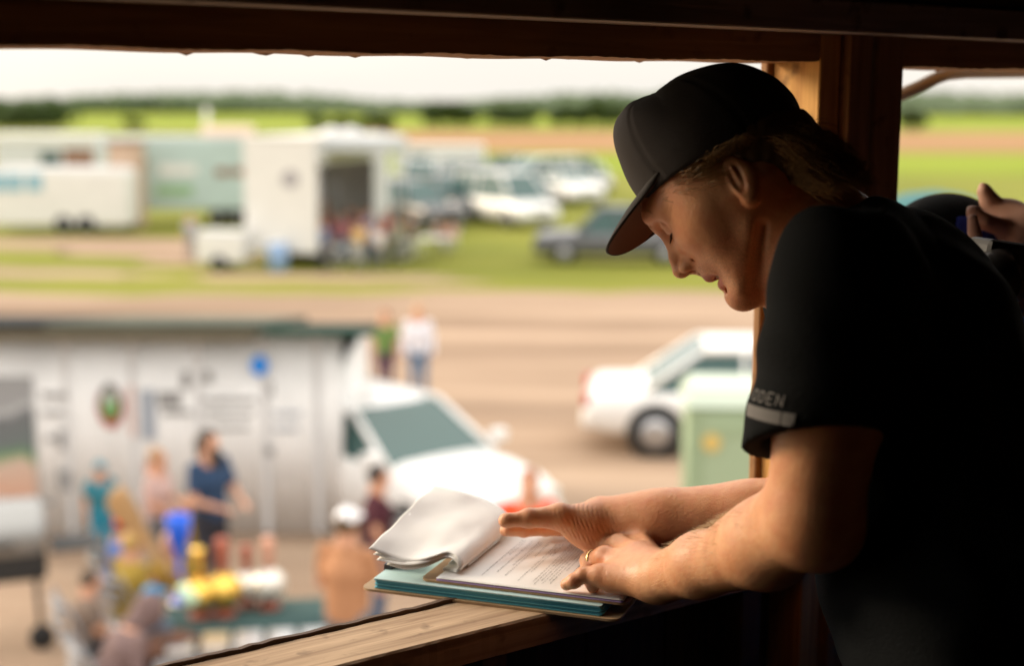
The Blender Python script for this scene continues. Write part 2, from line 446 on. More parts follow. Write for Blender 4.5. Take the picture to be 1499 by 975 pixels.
def slab(name, mat, L0, L1, w0, w1, z0, z1, rad=0.008, parent=None, tilt=0.0, yaw=0.0):
    pts, z0, z1 = rounded(L0, L1, w0, w1, z0, z1, rad); n = len(pts); V = []
    for z in (z0, z1):
        for x, y in pts:
            q = Matrix.Rotation(yaw, 2) @ Vector((x, y))
            V.append(PO + pl * q.x + pw_ * q.y + Vector((0, 0, z)))
    Fc = [tuple(range(n))[::-1], tuple(range(n, 2 * n))] + [(i, (i + 1) % n, n + (i + 1) % n, n + i) for i in range(n)]
    return mesh_obj(name, V, Fc, mat, parent, False)
clip = empty('clipboard', (0, 0, 0), 0, 'wide tan hardboard clipboard lying lowest across the window sill', 'clipboard')
PT = -0.0225
slab('board', m_cardl, -0.100, 0.244, -0.014, 0.225, PT, PT + 0.003, 0.014, clip)
fold = empty('folder_stack', (0, 0, 0), 0, 'teal and pale blue folders stacked on the tan clipboard', 'folders')
z = PT + 0.0036
for i in range(9):
    j = random.uniform(-0.002, 0.002)
    slab('folder', m_blue if i in (8,) else (m_teal if i % 3 else principled('aqua_folder', (0.10, 0.38, 0.46), 0.6)), -0.081 + j, 0.222 + j, -0.008 + j * .7, 0.222, z, z + 0.0013, 0.003, fold)
    z += 0.00145
b2 = empty('small_clipboard', (0, 0, 0), 0, 'brown hardboard clipboard with rounded corner under the printed pages', 'clipboard')
slab('board', m_card, -0.022, 0.250, 0.000, 0.224, z + 0.0004, z + 0.0032, 0.012, b2); z += 0.0036
# steel clip at the head of the brown clipboard, under the turned pages
cb = MB(); cpnt = lambda L, q, h: PO + pl * L + pw_ * q + Vector((0, 0, h))
for a in range(2): cb.box(cpnt(0.006 + 0.012 * a, 0.11, z + 0.004 + 0.003 * a), (0.014, 0.12, 0.0035), rz=PYAW)
cb.tube([cpnt(0.0, 0.05, z + 0.006), cpnt(0.0, 0.17, z + 0.006)], 0.0035, 8)
cb.build('clip', m_steel, b2, bevel=0.001)
lil = slab('lilac_sheet', m_lilac, 0.0, 0.244, -0.0005, 0.212, z + 0.0002, z + 0.0012, 0.002)
tag(lil, 'lilac sheet of paper showing as a thin edge under the white page', 'paper')
# bulldog clip on the folders' far left corner
bc = empty('bulldog_clip', (0, 0, 0), 0, 'small steel and black bulldog clip on the pale blue folder corner', 'clip')
cz = z - 0.0034
MB().box(cpnt(-0.080, 0.045, cz + 0.001), (0.012, 0.034, 0.012), rz=PYAW).build('clip_body', principled('black_clip', (0.02, 0.02, 0.025), 0.35), bc, bevel=0.002)
hb = MB(); hp = [(-0.060, 0.062, 0.009), (-0.050, 0.060, 0.010), (-0.036, 0.058, 0.0075), (-0.031, 0.060, 0.0072), (-0.029, 0.066, 0.0072), (-0.029, 0.084, 0.0072), (-0.031, 0.090, 0.0072), (-0.036, 0.092, 0.0075), (-0.050, 0.090, 0.010), (-0.060, 0.088, 0.009)]
hb.tube([cpnt(a - 0.020, b_ - 0.030, cz + c) for a, b_, c in hp], 0.0011, 8); hb.build('clip_handle', m_steel, bc, True)
MB().box(cpnt(-0.065, 0.045, cz + 0.0086), (0.026, 0.028, 0.0007), rz=PYAW, ry=0.10).build('clip_plate', m_steel, bc)
# the printed page: a sheet with a slight sag, lines of small type lying on it
page = empty('printed_page', (0, 0, 0), 0, 'white printed page lying open on the brown clipboard', 'paper')
PL, PW = 0.246, 0.212
def page_h(a, b_):  # lifts a little at the far edge
    return 0.0016 + 0.004 * max(0, (b_ - 0.75) / 0.25) ** 2 * (0.4 + 0.6 * math.sin(a * 5)) + 0.0016 * math.sin(a * 7 + b_ * 3) * b_
def sheet(name, fn, nu, nv, mat, parent, thick=0.0):
    V = [fn(i / nu, j / nv) for i in range(nu + 1) for j in range(nv + 1)]
    Fc = [(i * (nv + 1) + j, (i + 1) * (nv + 1) + j, (i + 1) * (nv + 1) + j + 1, i * (nv + 1) + j + 1) for i in range(nu) for j in range(nv)]
    o = mesh_obj(name, V, Fc, mat, parent, True)
    if thick:
        md = o.modifiers.new('solid', 'SOLIDIFY'); md.thickness = thick; md.offset = 0
    return o
BASE = z + 0.0014
sheet('sheet', lambda a, b_: cpnt(a * PL, b_ * PW, BASE + page_h(a, b_)), 30, 24, m_paper, page, 0.0004)
tv, tf = [], []
L = 0.052; tr = random.Random(5)
blocks = [(0.052, 1, .95), (0.0565, 1, .4), (0.066, 1, .8), (0.076, 1, .62), (0.0805, 1, .9), (0.090, 1, .35), (0.102, 1, .97), (0.1065, 1, .75), (0.111, 1, .3),
          (0.121, 1, .95), (0.1255, 1, .98), (0.130, 1, .93), (0.1345, 1, .97), (0.139, 1, .9), (0.1435, 1, .96), (0.148, 1, .6), (0.158, 1, .9), (0.1625, 1, .5), (0.178, 1, .9), (0.1825, 1, .94), (0.187, 1, .4)]
for L, _, frac in blocks:
    q = 0.188; end = 0.188 - 0.166 * frac        # lines start at the far (left-hand) margin and run towards the camera
    while q > end:
        wl = tr.randint(2, 9)
        for c in range(wl):
            hgt = tr.choice((0.0013, 0.0013, 0.0019)); wq = 0.00085
            a0, a1 = L - hgt, L
            for (x0, x1, y0, y1) in ((a0, a1, q - wq, q - wq * 0.62), (a0 if tr.random() < .5 else a1 - 0.0004, (a0 + 0.0004) if tr.random() < .5 else a1, q - wq, q - 0.0001)):
                if x1 < x0: x0, x1 = a0, a0 + 0.0004
                i0 = len(tv)
                for x, y in ((x0, y0), (x1, y0), (x1, y1), (x0, y1)):
                    tv.append(cpnt(x, y, BASE + page_h(x / PL, y / PW) + 0.0004))
                tf.append((i0, i0 + 1, i0 + 2, i0 + 3))
            q -= 0.00125
        q -= 0.0016
mesh_obj('printed_text', tv, tf, m_ink, page, False)

# turned-back pages: a bundle folded over to the left and held by the thumb
def lerp(a, b_, t): return a + (b_ - a) * t
def catmull(P, t):
    n = len(P) - 1; x = min(max(t * n, 0), n - 1e-6); i = int(x); f = x - i
    p0, p1, p2, p3 = P[max(i - 1, 0)], P[i], P[i + 1], P[min(i + 2, n)]
    return 0.5 * ((2 * p1) + (p2 - p0) * f + (2 * p0 - 5 * p1 + 4 * p2 - p3) * f * f + (3 * p1 - p0 - 3 * p2 + p3) * f ** 3)
m_paperw = principled('thumbed_paper', (0.88, 0.87, 0.84), 0.75, bump=0.14, bscale=17)
turn = empty('turned_pages', (0, 0, 0), 0, 'bundle of white pages folded back over the clip and held by the thumb', 'papers')
nearP = [(650, 836, .001), (662, 837, .001), (672, 838, .004), (677, 828, .013), (670, 816, .021), (655, 811, .023), (627, 819, .021), (598, 821, .018), (570, 814, .022), (541, 805, .030)]
farP = [(722, 781, .002), (735, 779, .003), (745, 778, .008), (749, 768, .018), (744, 753, .030), (730, 741, .038), (705, 729, .046), (683, 722, .052), (660, 716, .056), (638, 710, .060)]
def mk(P, dz=0.0, shrink=0.0):
    out = [H(u, v, h) for u, v, h in P]
    return out
NP_, FP_ = mk(nearP), mk(farP)

def turned(t, b_, off, cut=1.0, jit=0.0):
    P = lerp(catmull(NP_, t * cut), catmull(FP_, t * cut), b_)
    e = 1e-3; T = (lerp(catmull(NP_, min(1, t * cut + e)), catmull(FP_, min(1, t * cut + e)), b_) - lerp(catmull(NP_, max(0, t * cut - e)), catmull(FP_, max(0, t * cut - e)), b_)).normalized()
    Nn = T.cross((FP_[3] - NP_[3]).normalized()).normalized()
    wav = 0.0011 * math.sin(9 * b_ + 14 * t + off * 900) * t + 0.0008 * math.sin(23 * b_ - 9 * t) * t + 0.0025 * math.sin(3.14 * b_) * max(0, t - 0.4)
    return P + Nn * off * (0.45 + 0.5 * t + 0.9 * t * t) + Vector((0, 0, wav + 0.0009 * math.sin(off * 7000) * t * (1 - b_))) + pw_ * (jit * 2.2 * t) - pl * (0.0022 * t * math.sin(off * 5200))
for i, (off, cut, jit) in enumerate(((0.0, 1.0, 0.0), (0.0009, 0.975, 0.0020), (0.0018, 0.955, -0.0015), (0.0027, 0.92, -0.0045), (0.0037, 0.90, -0.002), (0.0048, 0.875, 0.002), (0.0058, 0.885, -0.003))):
    sgn = 1
    sheet('turned_sheet', (lambda a, b_, off=off, cut=cut, jit=jit: turned(a, b_, off, cut, jit)), 70, 26, m_paperw, turn, 0.00022)
# ================================================================== the man reading at the window
def skin_mat():
    m = bpy.data.materials.new('skin'); m.use_nodes = True; t = m.node_tree; b = t.nodes['Principled BSDF']
    tcn = t.nodes.new('ShaderNodeTexCoord')
    n = t.nodes.new('ShaderNodeTexNoise'); n.inputs['Scale'].default_value = 22; n.inputs['Detail'].default_value = 6
    t.links.new(tcn.outputs['Object'], n.inputs['Vector'])
    r = t.nodes.new('ShaderNodeValToRGB'); r.color_ramp.elements[0].position = 0.3; r.color_ramp.elements[1].position = 0.72
    r.color_ramp.elements[0].color = (0.60, 0.265, 0.125, 1); r.color_ramp.elements[1].color = (0.73, 0.39, 0.21, 1)
    t.links.new(n.outputs['Fac'], r.inputs['Fac'])
    at = t.nodes.new('ShaderNodeAttribute'); at.attribute_name = 'lip'
    mixl = t.nodes.new('ShaderNodeMixRGB'); mixl.inputs['Color2'].default_value = (0.48, 0.13, 0.10, 1)
    t.links.new(at.outputs['Fac'], mixl.inputs['Fac']); t.links.new(r.outputs['Color'], mixl.inputs['Color1'])
    at2 = t.nodes.new('ShaderNodeAttribute'); at2.attribute_name = 'stubble'
    n2 = t.nodes.new('ShaderNodeTexNoise'); n2.inputs['Scale'].default_value = 900; n2.inputs['Detail'].default_value = 2
    t.links.new(tcn.outputs['Object'], n2.inputs['Vector'])
    r2 = t.nodes.new('ShaderNodeValToRGB'); r2.color_ramp.elements[0].position = 0.40; r2.color_ramp.elements[1].position = 0.6
    t.links.new(n2.outputs['Fac'], r2.inputs['Fac'])
    mu = t.nodes.new('ShaderNodeMath'); mu.operation = 'MULTIPLY'
    t.links.new(at2.outputs['Fac'], mu.inputs[0]); t.links.new(r2.outputs['Color'], mu.inputs[1])
    mixs = t.nodes.new('ShaderNodeMixRGB'); mixs.inputs['Color2'].default_value = (0.22, 0.10, 0.05, 1)
    t.links.new(mu.outputs[0], mixs.inputs['Fac']); t.links.new(mixl.outputs['Color'], mixs.inputs['Color1'])
    n9 = t.nodes.new('ShaderNodeTexNoise'); n9.inputs['Scale'].default_value = 55; n9.inputs['Detail'].default_value = 5; t.links.new(tcn.outputs['Object'], n9.inputs['Vector'])
    r9 = t.nodes.new('ShaderNodeMapRange'); r9.inputs['From Min'].default_value = .45; r9.inputs['From Max'].default_value = .7; r9.inputs['To Max'].default_value = .38; t.links.new(n9.outputs['Fac'], r9.inputs['Value'])
    m9 = t.nodes.new('ShaderNodeMixRGB'); m9.inputs['Color2'].default_value = (0.56, 0.19, 0.10, 1); t.links.new(r9.outputs['Result'], m9.inputs['Fac']); t.links.new(mixs.outputs['Color'], m9.inputs['Color1'])
    t.links.new(m9.outputs['Color'], b.inputs['Base Color'])
    n3 = t.nodes.new('ShaderNodeTexVoronoi'); n3.inputs['Scale'].default_value = 420
    t.links.new(tcn.outputs['Object'], n3.inputs['Vector'])
    n4 = t.nodes.new('ShaderNodeTexNoise'); n4.inputs['Scale'].default_value = 90; n4.inputs['Detail'].default_value = 6; n4.inputs['Distortion'].default_value = 1.0
    t.links.new(tcn.outputs['Object'], n4.inputs['Vector'])
    ad = t.nodes.new('ShaderNodeMath'); ad.operation = 'MULTIPLY_ADD'; ad.inputs[1].default_value = 0.25
    t.links.new(n3.outputs['Distance'], ad.inputs[0]); t.links.new(n4.outputs['Fac'], ad.inputs[2])
    bp = t.nodes.new('ShaderNodeBump'); bp.inputs['Strength'].default_value = 0.32; bp.inputs['Distance'].default_value = 0.0020
    t.links.new(ad.outputs[0], bp.inputs['Height']); t.links.new(bp.outputs['Normal'], b.inputs['Normal'])
    wv = t.nodes.new('ShaderNodeTexWave'); wv.inputs['Scale'].default_value = 62; wv.inputs['Distortion'].default_value = 2.6; wv.inputs['Detail'].default_value = 2; wv.bands_direction = 'X'
    mpw = t.nodes.new('ShaderNodeMapping'); mpw.inputs['Rotation'].default_value = (0, R(22), R(10)); t.links.new(tcn.outputs['Object'], mpw.inputs['Vector']); t.links.new(mpw.outputs['Vector'], wv.inputs['Vector'])
    at3 = t.nodes.new('ShaderNodeAttribute'); at3.attribute_name = 'crease'
    bp2 = t.nodes.new('ShaderNodeBump'); bp2.inputs['Distance'].default_value = 0.0007; t.links.new(at3.outputs['Fac'], bp2.inputs['Strength'])
    t.links.new(wv.outputs['Fac'], bp2.inputs['Height']); t.links.new(bp.outputs['Normal'], bp2.inputs['Normal']); t.links.new(bp2.outputs['Normal'], b.inputs['Normal'])
    b.inputs['Roughness'].default_value = 0.44; b.inputs['Specular IOR Level'].default_value = 0.45
    b.inputs['Subsurface Weight'].default_value = 0.25; b.inputs['Subsurface Radius'].default_value = (0.010, 0.004, 0.002); b.inputs['Subsurface Scale'].default_value = 0.5
    return m
m_skin = skin_mat()
m_black = principled('black_cotton', (0.007, 0.008, 0.009), 0.95, spec=0.10, bump=0.3, bscale=350)
m_cap = principled('charcoal_twill', (0.030, 0.025, 0.024), 0.85, spec=0.3, bump=0.35, bscale=900)
m_capb = principled('cap_underside', (0.16, 0.09, 0.07), 0.85, spec=0.3, bump=0.3, bscale=900)
m_jean = principled('dark_denim', (0.03, 0.04, 0.07), 0.85, bump=0.2, bscale=500)
m_gold = principled('gold', (0.9, 0.62, 0.28), 0.22, 1.0)
m_print = principled('grey_print', (0.135, 0.13, 0.13), 0.8)
m_hair = principled('dark_blond_hair', (0.32, 0.185, 0.068), 0.45, spec=0.4, var=0.6, vscale=260)
m_shoe = principled('shoe_leather', (0.04, 0.03, 0.025), 0.5)

HP, HYAW, HROLL, HS = 43.5, 13.0, 14.0, 1.04
hf = Vector((-math.cos(R(HYAW)) * math.cos(R(HP)), math.sin(R(HYAW)) * math.cos(R(HP)), -math.sin(R(HP))))
hu0 = Vector((-math.cos(R(HYAW)) * math.sin(R(HP)), math.sin(R(HYAW)) * math.sin(R(HP)), math.cos(R(HP))))
hl0 = hu0.cross(hf)                                  # the head's own left (towards the camera)
hu = (hu0 * math.cos(R(HROLL)) - hl0 * math.sin(R(HROLL))).normalized()
hl = hu.cross(hf).normalized()
HO = W(957, 331, 1.64)
HM = np.array([[hf.x, hl.x, hu.x], [hf.y, hl.y, hu.y], [hf.z, hl.z, hu.z]])
HOn = np.array(HO)
def h(f, l, u): return HOn + HM @ (np.array([f, l, u], float) * 0.01 * HS)      # head coordinates in cm
K = 0.01 * HS
def rotm(pitch=0, yaw=0, roll=0):
    m = (Matrix.Rotation(R(yaw), 3, 'Z') @ Matrix.Rotation(R(pitch), 3, 'Y') @ Matrix.Rotation(R(roll), 3, 'X'))
    return HM @ np.array(m)
A3 = lambda r: np.array(r, float) * K

body = Sdf()
# skull and face
body.ell(h(-10.4, 0, 1.2), A3((9.4, 7.3, 8.2)), HM)
body.ell(h(-6.3, 0, -1.0), A3((5.5, 5.7, 5.1)), HM, k=3.5 * K)
body.ell(h(-5.6, 0, -6.2), A3((4.0, 4.4, 5.9)), HM, k=2.8 * K)
body.ell(h(-8.2, 0, -5.8), A3((4.4, 5.7, 4.8)), HM, k=4.5 * K)
for s in (-1, 1): body.cap(h(-5.6, 4.2 * s, -5.2), h(-5.6, 3.4 * s, -9.4), 1.2 * K, 1.1 * K, k=3.5 * K)
body.ell(h(-7.6, 0, -2.8), A3((5.0, 6.2, 4.2)), HM, k=4.5 * K)
body.ell(h(-3.4, 0, -7.6), A3((2.7, 2.9, 2.6)), HM, k=1.4 * K)          # muzzle
for s in (-1, 1):
    body.cap(h(-10.2, 5.7 * s, -5.2), h(-9.0, 5.0 * s, -8.6), 1.6 * K, 1.35 * K, k=1.8 * K)   # jaw angle
    body.cap(h(-9.0, 5.0 * s, -8.6), h(-3.6, 1.9 * s, -12.1), 1.35 * K, 1.45 * K, k=1.6 * K)  # jaw line
    body.sph(h(-3.9, 3.6 * s, -4.7), 1.6 * K, k=1.7 * K)                # cheekbone
    body.cap(h(-4.8, 4.6 * s, -4.4), h(-9.8, 6.3 * s, -3.2), 1.0 * K, 0.8 * K, k=1.5 * K)
body.sph(h(-2.5, 0, -12.2), 1.75 * K, k=1.5 * K)
body.sph(h(-2.9, 0, -12.7), 1.5 * K, k=1.0 * K)
body.cap(h(-1.35, -3.4, -0.1), h(-1.35, 3.4, -0.1), 1.05 * K, 1.05 * K, k=1.4 * K)
body.sph(h(-1.25, 0, -0.1), 1.2 * K, k=1.2 * K)
for s in (-1, 1):
    body.cap(h(-1.6, 3.4 * s, 0.0), h(-3.0, 5.0 * s, -0.7), 1.05 * K, 0.9 * K, k=1.2 * K)
    body.ell(h(-0.6, 3.2 * s, -2.2), A3((1.5, 1.75, 1.35)), HM, k=1.3 * K, op='s')           # socket
    body.ell(h(-2.45, 3.1 * s, -2.3), A3((1.35, 1.5, 1.3)), HM, k=0.35 * K)                   # lidded eye
    body.cap(h(-1.35, 2.2 * s, -1.5), h(-1.75, 4.2 * s, -1.6), 0.42 * K, 0.38 * K, k=0.35 * K)  # upper lid fold
    body.cap(h(-1.02, 2.1 * s, -2.95), h(-2.2, 4.6 * s, -2.95), 0.17 * K, 0.16 * K, k=0.14 * K, op='s')  # lid crease
    body.cap(h(-1.55, 2.3 * s, -3.5), h(-2.4, 4.3 * s, -3.5), 0.40 * K, 0.35 * K, k=0.7 * K)  # lower lid bag
# nose
body.cap(h(-1.25, 0, -1.9), h(0.25, 0, -4.4), 0.85 * K, 0.78 * K, k=1.2 * K)
body.cap(h(0.25, 0, -4.4), h(0.95, 0, -5.75), 0.72 * K, 0.80 * K, k=0.6 * K)
body.cap(h(-0.9, 0, -6.0), h(0.6, 0, -6.0), 0.8 * K, 0.75 * K, k=0.5 * K)
body.cap(h(-1.7, 0, -2.6), h(-1.5, 0, -6.0), 1.25 * K, 1.5 * K, k=0.9 * K)
for s in (-1, 1):
    body.ell(h(-0.45, 1.25 * s, -6.15), A3((1.15, 0.62, 0.75)), HM, k=0.6 * K)
    body.ell(h(-0.25, 0.85 * s, -6.85), A3((0.80, 0.36, 0.50)), rotm(18), k=0.15 * K, op='s')
    body.cap(h(-1.5, 1.95 * s, -5.3), h(-1.75, 2.05 * s, -6.4), 0.14 * K, 0.10 * K, k=0.5 * K, op='s')
body.cap(h(-0.5, 0, -6.7), h(-1.15, 0, -7.7), 0.45 * K, 0.5 * K, k=0.6 * K)                    # columella, philtrum
# mouth, open as he reads aloud
body.ell(h(-2.0, 0, -9.3), A3((2.9, 2.35, 0.92)), rotm(0), k=0.25 * K, op='s')
for s in (-1, 1):
    body.cap(h(-1.12, 0.35 * s, -8.55), h(-2.55, 2.35 * s, -9.05), 0.56 * K, 0.24 * K, k=0.4 * K)
    body.cap(h(-1.85, 0.0, -10.15), h(-2.75, 2.2 * s, -9.45), 0.60 * K, 0.22 * K, k=0.45 * K)
    body.cap(h(-1.6, 2.2 * s, -6.4), h(-3.6, 3.3 * s, -9.7), 0.20 * K, 0.18 * K, k=0.55 * K, op='s')     # smile line
    body.cap(h(-3.0, 2.6 * s, -7.0), h(-4.4, 3.7 * s, -9.2), 0.75 * K, 0.6 * K, k=1.0 * K)
body.cap(h(-1.9, -1.2, -11.15), h(-1.9, 1.2, -11.15), 0.2 * K, 0.2 * K, k=0.8 * K, op='s')
# ears
for s in (-1, 1):
    E = rotm(-14, 0, 0)
    Em = rotm(-14, 8 * s, 4 * s)
    body.ell(h(-11.3, 7.6 * s, -4.6), A3((1.30, 0.48, 2.85)), Em, k=0.3 * K)
    body.ell(h(-11.1, 8.15 * s, -4.3), A3((0.80, 0.60, 2.0)), Em, k=0.2 * K, op='s')
    body.cap(h(-10.95, 7.7 * s, -5.2), h(-11.35, 7.8 * s, -3.1), 0.25 * K, 0.22 * K, k=0.35 * K)
    body.ell(h(-10.7, 7.35 * s, -6.9), A3((0.85, 0.5, 0.9)), Em, k=0.5 * K)
    body.sph(h(-10.1, 7.0 * s, -5.2), 0.42 * K, k=0.4 * K)
# neck
NB = np.array(W(1234, 398, 1.60))
body.cap(h(-12.9, 0, -5.0), NB, 0.061, 0.070, k=0.02)
for s in (-1, 1): body.cap(h(-9.6, 5.9 * s, -9.6), h(-4.6, 2.9 * s, -13.4), 0.6 * K, 0.5 * K, k=1.3 * K, op='s')   # hollow under the jaw
body.cap(h(-9.6, 0, -9.8), np.array(W(1192, 424, 1.61)), 0.024, 0.040, k=0.04)
for s in (-1, 1):
    body.cap(h(-13.0, 5.4 * s, -5.5), np.array(W(1176, 440, 1.60 - 0.03 * s)), 0.013, 0.014, k=0.025)
# torso (under the shirt), arms
SL, EL, WL = np.array(W(1240, 408, 1.38)), np.array(W(1193, 756, 1.43)), np.array(H(966, 846, 0.033))
SR, ER, WR = np.array(W(1258, 405, 1.78)), np.array(W(1196, 756, 1.80)), np.array(W(884, 763, 1.855))
HIP = np.array(W(1470, 1120, 1.58)); CH = np.array(W(1310, 512, 1.58)); BE = np.array(W(1412, 860, 1.57))
ax_ = np.array(wn.normalized()); lat = (SR - SL) / np.linalg.norm(SR - SL)
body.cap(CH, BE, 0.105, 0.10, k=0.05, ax=lat, fl=1.45); body.cap(BE, HIP, 0.10, 0.105, k=0.05, ax=lat, fl=1.45)
body.cap(NB, (SL + NB) / 2 + (SL - NB) * .2, 0.06, 0.055, k=0.05); body.cap(NB, (SR + NB) / 2 + (SR - NB) * .2, 0.06, 0.055, k=0.05)
body.cap(SL, lerp(SL, EL, .5), 0.062, 0.056, k=0.03); body.cap(lerp(SL, EL, .5), EL, 0.054, 0.047, k=0.02)
body.cap(SR, lerp(SR, ER, .5), 0.062, 0.052, k=0.03); body.cap(lerp(SR, ER, .5), ER, 0.052, 0.046, k=0.02)
# near forearm: brachioradialis bulge at the top, elbow bone, flat wrist
def off(p, v): return np.array(p) + np.array(v)
FL1 = lerp(EL, WL, .30) + np.array((.006, 0, -.009)); FL2 = lerp(EL, WL, .70) + np.array((.002, 0, -.004))
body.cap(EL, FL1, 0.045, 0.044, k=0.02); body.cap(FL1, FL2, 0.044, 0.034, k=0.02); body.cap(FL2, WL, 0.036, 0.0285, k=0.02)
body.cap(off(lerp(EL, WL, .05), (-0.006, 0.0, 0.028)), off(lerp(EL, WL, .45), (0, 0, 0.014)), 0.018, 0.013, k=0.03)
body.sph(off(EL, (0.012, -0.006, -0.020)), 0.022, k=0.035)
FR1 = lerp(ER, WR, .3); FR2 = lerp(ER, WR, .72)
body.cap(ER, FR1, 0.045, 0.041, k=0.02); body.cap(FR1, FR2, 0.041, 0.032, k=0.02); body.cap(FR2, WR, 0.032, 0.0265, k=0.02)
body.cap(off(lerp(ER, WR, .1), (0, 0, 0.004)), off(lerp(ER, WR, .85), (0, 0, 0.002)), 0.040, 0.026, k=0.03)
# near hand, palm down, on the page
def hh(u, v, z): return np.array(H(u, v, z))
kn = {'i': hh(933, 789, .043), 'm': hh(906, 799, .042), 'r': hh(885, 816, .037), 'p': hh(879, 842, .026)}
body.cap(WL, lerp(WL, kn['m'], .5), 0.027, 0.024, k=0.02)
for q, r0, r1 in (('i', .023, .0155), ('m', .021, .0138), ('r', .019, .0125), ('p', .020, .0120)):
    body.cap(lerp(WL, kn[q], .15), kn[q], r0, r1, k=0.012)
    body.sph(off(kn[q], (0.002, 0, 0.0025)), 0.0105, k=0.006)
body.cap(lerp(WL, kn['p'], .2) + np.array((0, -.004, -.004)), kn['p'] + np.array((.014, -.002, -.006)), 0.019, 0.015, k=0.012)
def finger(pts, rs, k=0.003):
    for i in range(len(pts) - 1): body.cap(pts[i], pts[i + 1], rs[i], rs[i + 1], k=(0.007 if i == 0 else k))
    for i in range(1, len(pts) - 1): body.sph(pts[i], rs[i] * 1.02, k=0.003)
finger([kn['p'], hh(856, 842, .0240), hh(842, 851, .0165), hh(831, 856, .0105)], [.0112, .0098, .0088, .0078])
finger([kn['r'], hh(863, 821, .0255), hh(861, 844, .0150), hh(870, 860, .0085)], [.0118, .0104, .0088, .0078])
finger([kn['m'], hh(880, 803, .030), hh(866, 822, .0160), hh(862, 832, .0095)], [.0120, .0105, .0092, .0080])
finger([kn['i'], hh(905, 797, .028), hh(893, 808, .0150), hh(886, 813, .0095)], [.0118, .0102, .0090, .0080])
finger([hh(966, 826, .028), hh(950, 806, .018), hh(932, 802, .0135), hh(914, 803, .0105)], [.017, .0135, .0118, .0095], k=0.008)
# tendons on the back of the hand
for q in ('i', 'm', 'r'):
    body.cap(lerp(WL, kn[q], .35) + np.array((0, 0, .0195)), kn[q] + np.array((0.004, 0, .0085)), 0.0028, 0.0042, k=0.006)
# far hand: thumb on the turned pages, fingers beneath them
T0, T1, T2, T3 = np.array(W(858, 770, 1.84)), np.array(W(822, 757, 1.825)), np.array(W(776, 759, 1.815)), np.array(W(741, 763, 1.81))
body.cap(WR, T0, 0.026, 0.0255, k=0.02); body.cap(T0, T1, 0.0255, 0.0168, k=0.015); body.cap(T1, T2, 0.0165, 0.0116, k=0.008); body.cap(T2, T3, 0.0112, 0.0083, k=0.005)
body.sph(T2, 0.0122, k=0.004); body.sph(off(T3, (0.002, 0, 0.001)), 0.0092, k=0.004)
kr = [np.array(W(838, 772, 1.90)), np.array(W(838, 765, 1.93)), np.array(W(845, 760, 1.955)), np.array(W(855, 758, 1.98))]
for q in kr: body.cap(lerp(WR, q, .1), q, 0.022, 0.0130, k=0.015)
finger([kr[0], np.array(W(800, 773, 1.885)), np.array(W(768, 776, 1.865)), np.array(W(746, 776, 1.852))], [.0125, .0108, .0095, .0082])
finger([kr[1], np.array(W(800, 770, 1.925)), np.array(W(770, 776, 1.905)), np.array(W(742, 777, 1.885))], [.0125, .0108, .0095, .0082])
finger([kr[2], np.array(W(805, 766, 1.96)), np.array(W(776, 770, 1.94)), np.array(W(752, 773, 1.92))], [.0122, .0104, .0092, .0080])
finger([kr[3], np.array(W(822, 764, 1.99)), np.array(W(800, 768, 1.975)), np.array(W(782, 770, 1.96))], [.0112, .0094, .0084, .0074])
man = empty('person', (0, 0, 0), 0, 'man in black cap and black t-shirt leaning over a clipboard at the window', 'person')
V, Q = body.mesh(0.0019, smooth=1)
bo = mesh_obj('body', V, Q, m_skin, man)
hc = ((V - HOn) @ HM) / K                                      # head coordinates of every vertex
f_, l_, u_ = hc.T
def sm(x, a, b_): t_ = np.clip((x - a) / (b_ - a), 0, 1); return t_ * t_ * (3 - 2 * t_)
inhead = (f_ > -14) & (f_ < 3) & (np.abs(l_) < 8) & (u_ > -15) & (u_ < 6)
lipm = inhead * (1 - sm(np.sqrt((u_ + 9.35) ** 2 / 1.45 ** 2 + (l_ / 2.45) ** 2), .82, 1.05)) * sm(f_, -4.2, -3.4)
stub = inhead * np.maximum((1 - sm(u_, -8.5, -5.5)) * sm(u_, -15, -13.5) * sm(f_, -11, -8.5), (1 - sm(np.abs(l_), 2.5, 3.5)) * (1 - sm(u_, -7.6, -6.8)) * sm(f_, -4, -3)) * 0.6
for nm, arr in (('lip', lipm), ('stubble', stub)):
    a_ = bo.data.attributes.new(nm, 'FLOAT', 'POINT'); a_.data.foreach_set('value', arr.astype(np.float32))
def gau(c, r): return np.exp(-np.sum((V - np.array(c)) ** 2, axis=1) / (r * r))
crease = (0.55 + 0.45 * np.sin(V[:, 2] * 330 + V[:, 0] * 120)) * np.clip(gau(lerp(T0, T1, .35) + np.array((0, -.02, 0)), .030) * 1.1 + gau(WR + np.array((0, -.02, 0)), .018) * .6, 0, 1)
a_ = bo.data.attributes.new('crease', 'FLOAT', 'POINT'); a_.data.foreach_set('value', crease.astype(np.float32))
m_nail = principled('nail', (0.70, 0.42, 0.33), 0.3, spec=.6)
def nail(tip, prev, up, ln, wd_):
    d = (tip - prev) / np.linalg.norm(tip - prev); up = np.array(up, float); up -= d * (up @ d); up /= np.linalg.norm(up); sd_ = np.cross(d, up)
    q = Sdf(); q.ell(tip + up * .0052 - d * .001, (ln, wd_, .0026), np.stack([d, sd_, up], 1)); q.build('fingernail', m_nail, man, .0011)
nail(T3, T2, (0, -.35, 1), .0075, .0062); nail(hh(831, 856, .0105), hh(842, 851, .0165), (0, -.2, 1), .0052, .0044)
# teeth just inside the mouth
tb = MB()
for i in range(-3, 4):
    a = R(i * 14); c_ = h(-4.6 + 2.55 * math.cos(a), 2.5 * math.sin(a) , -8.95)
    tb.box(c_, (0.0075, 0.0045, 0.0085), rz=math.atan2(hl.y, hl.x) + a)
tb.build('teeth', principled('teeth', (0.72, 0.66, 0.55), 0.3), man, bevel=0.0012)
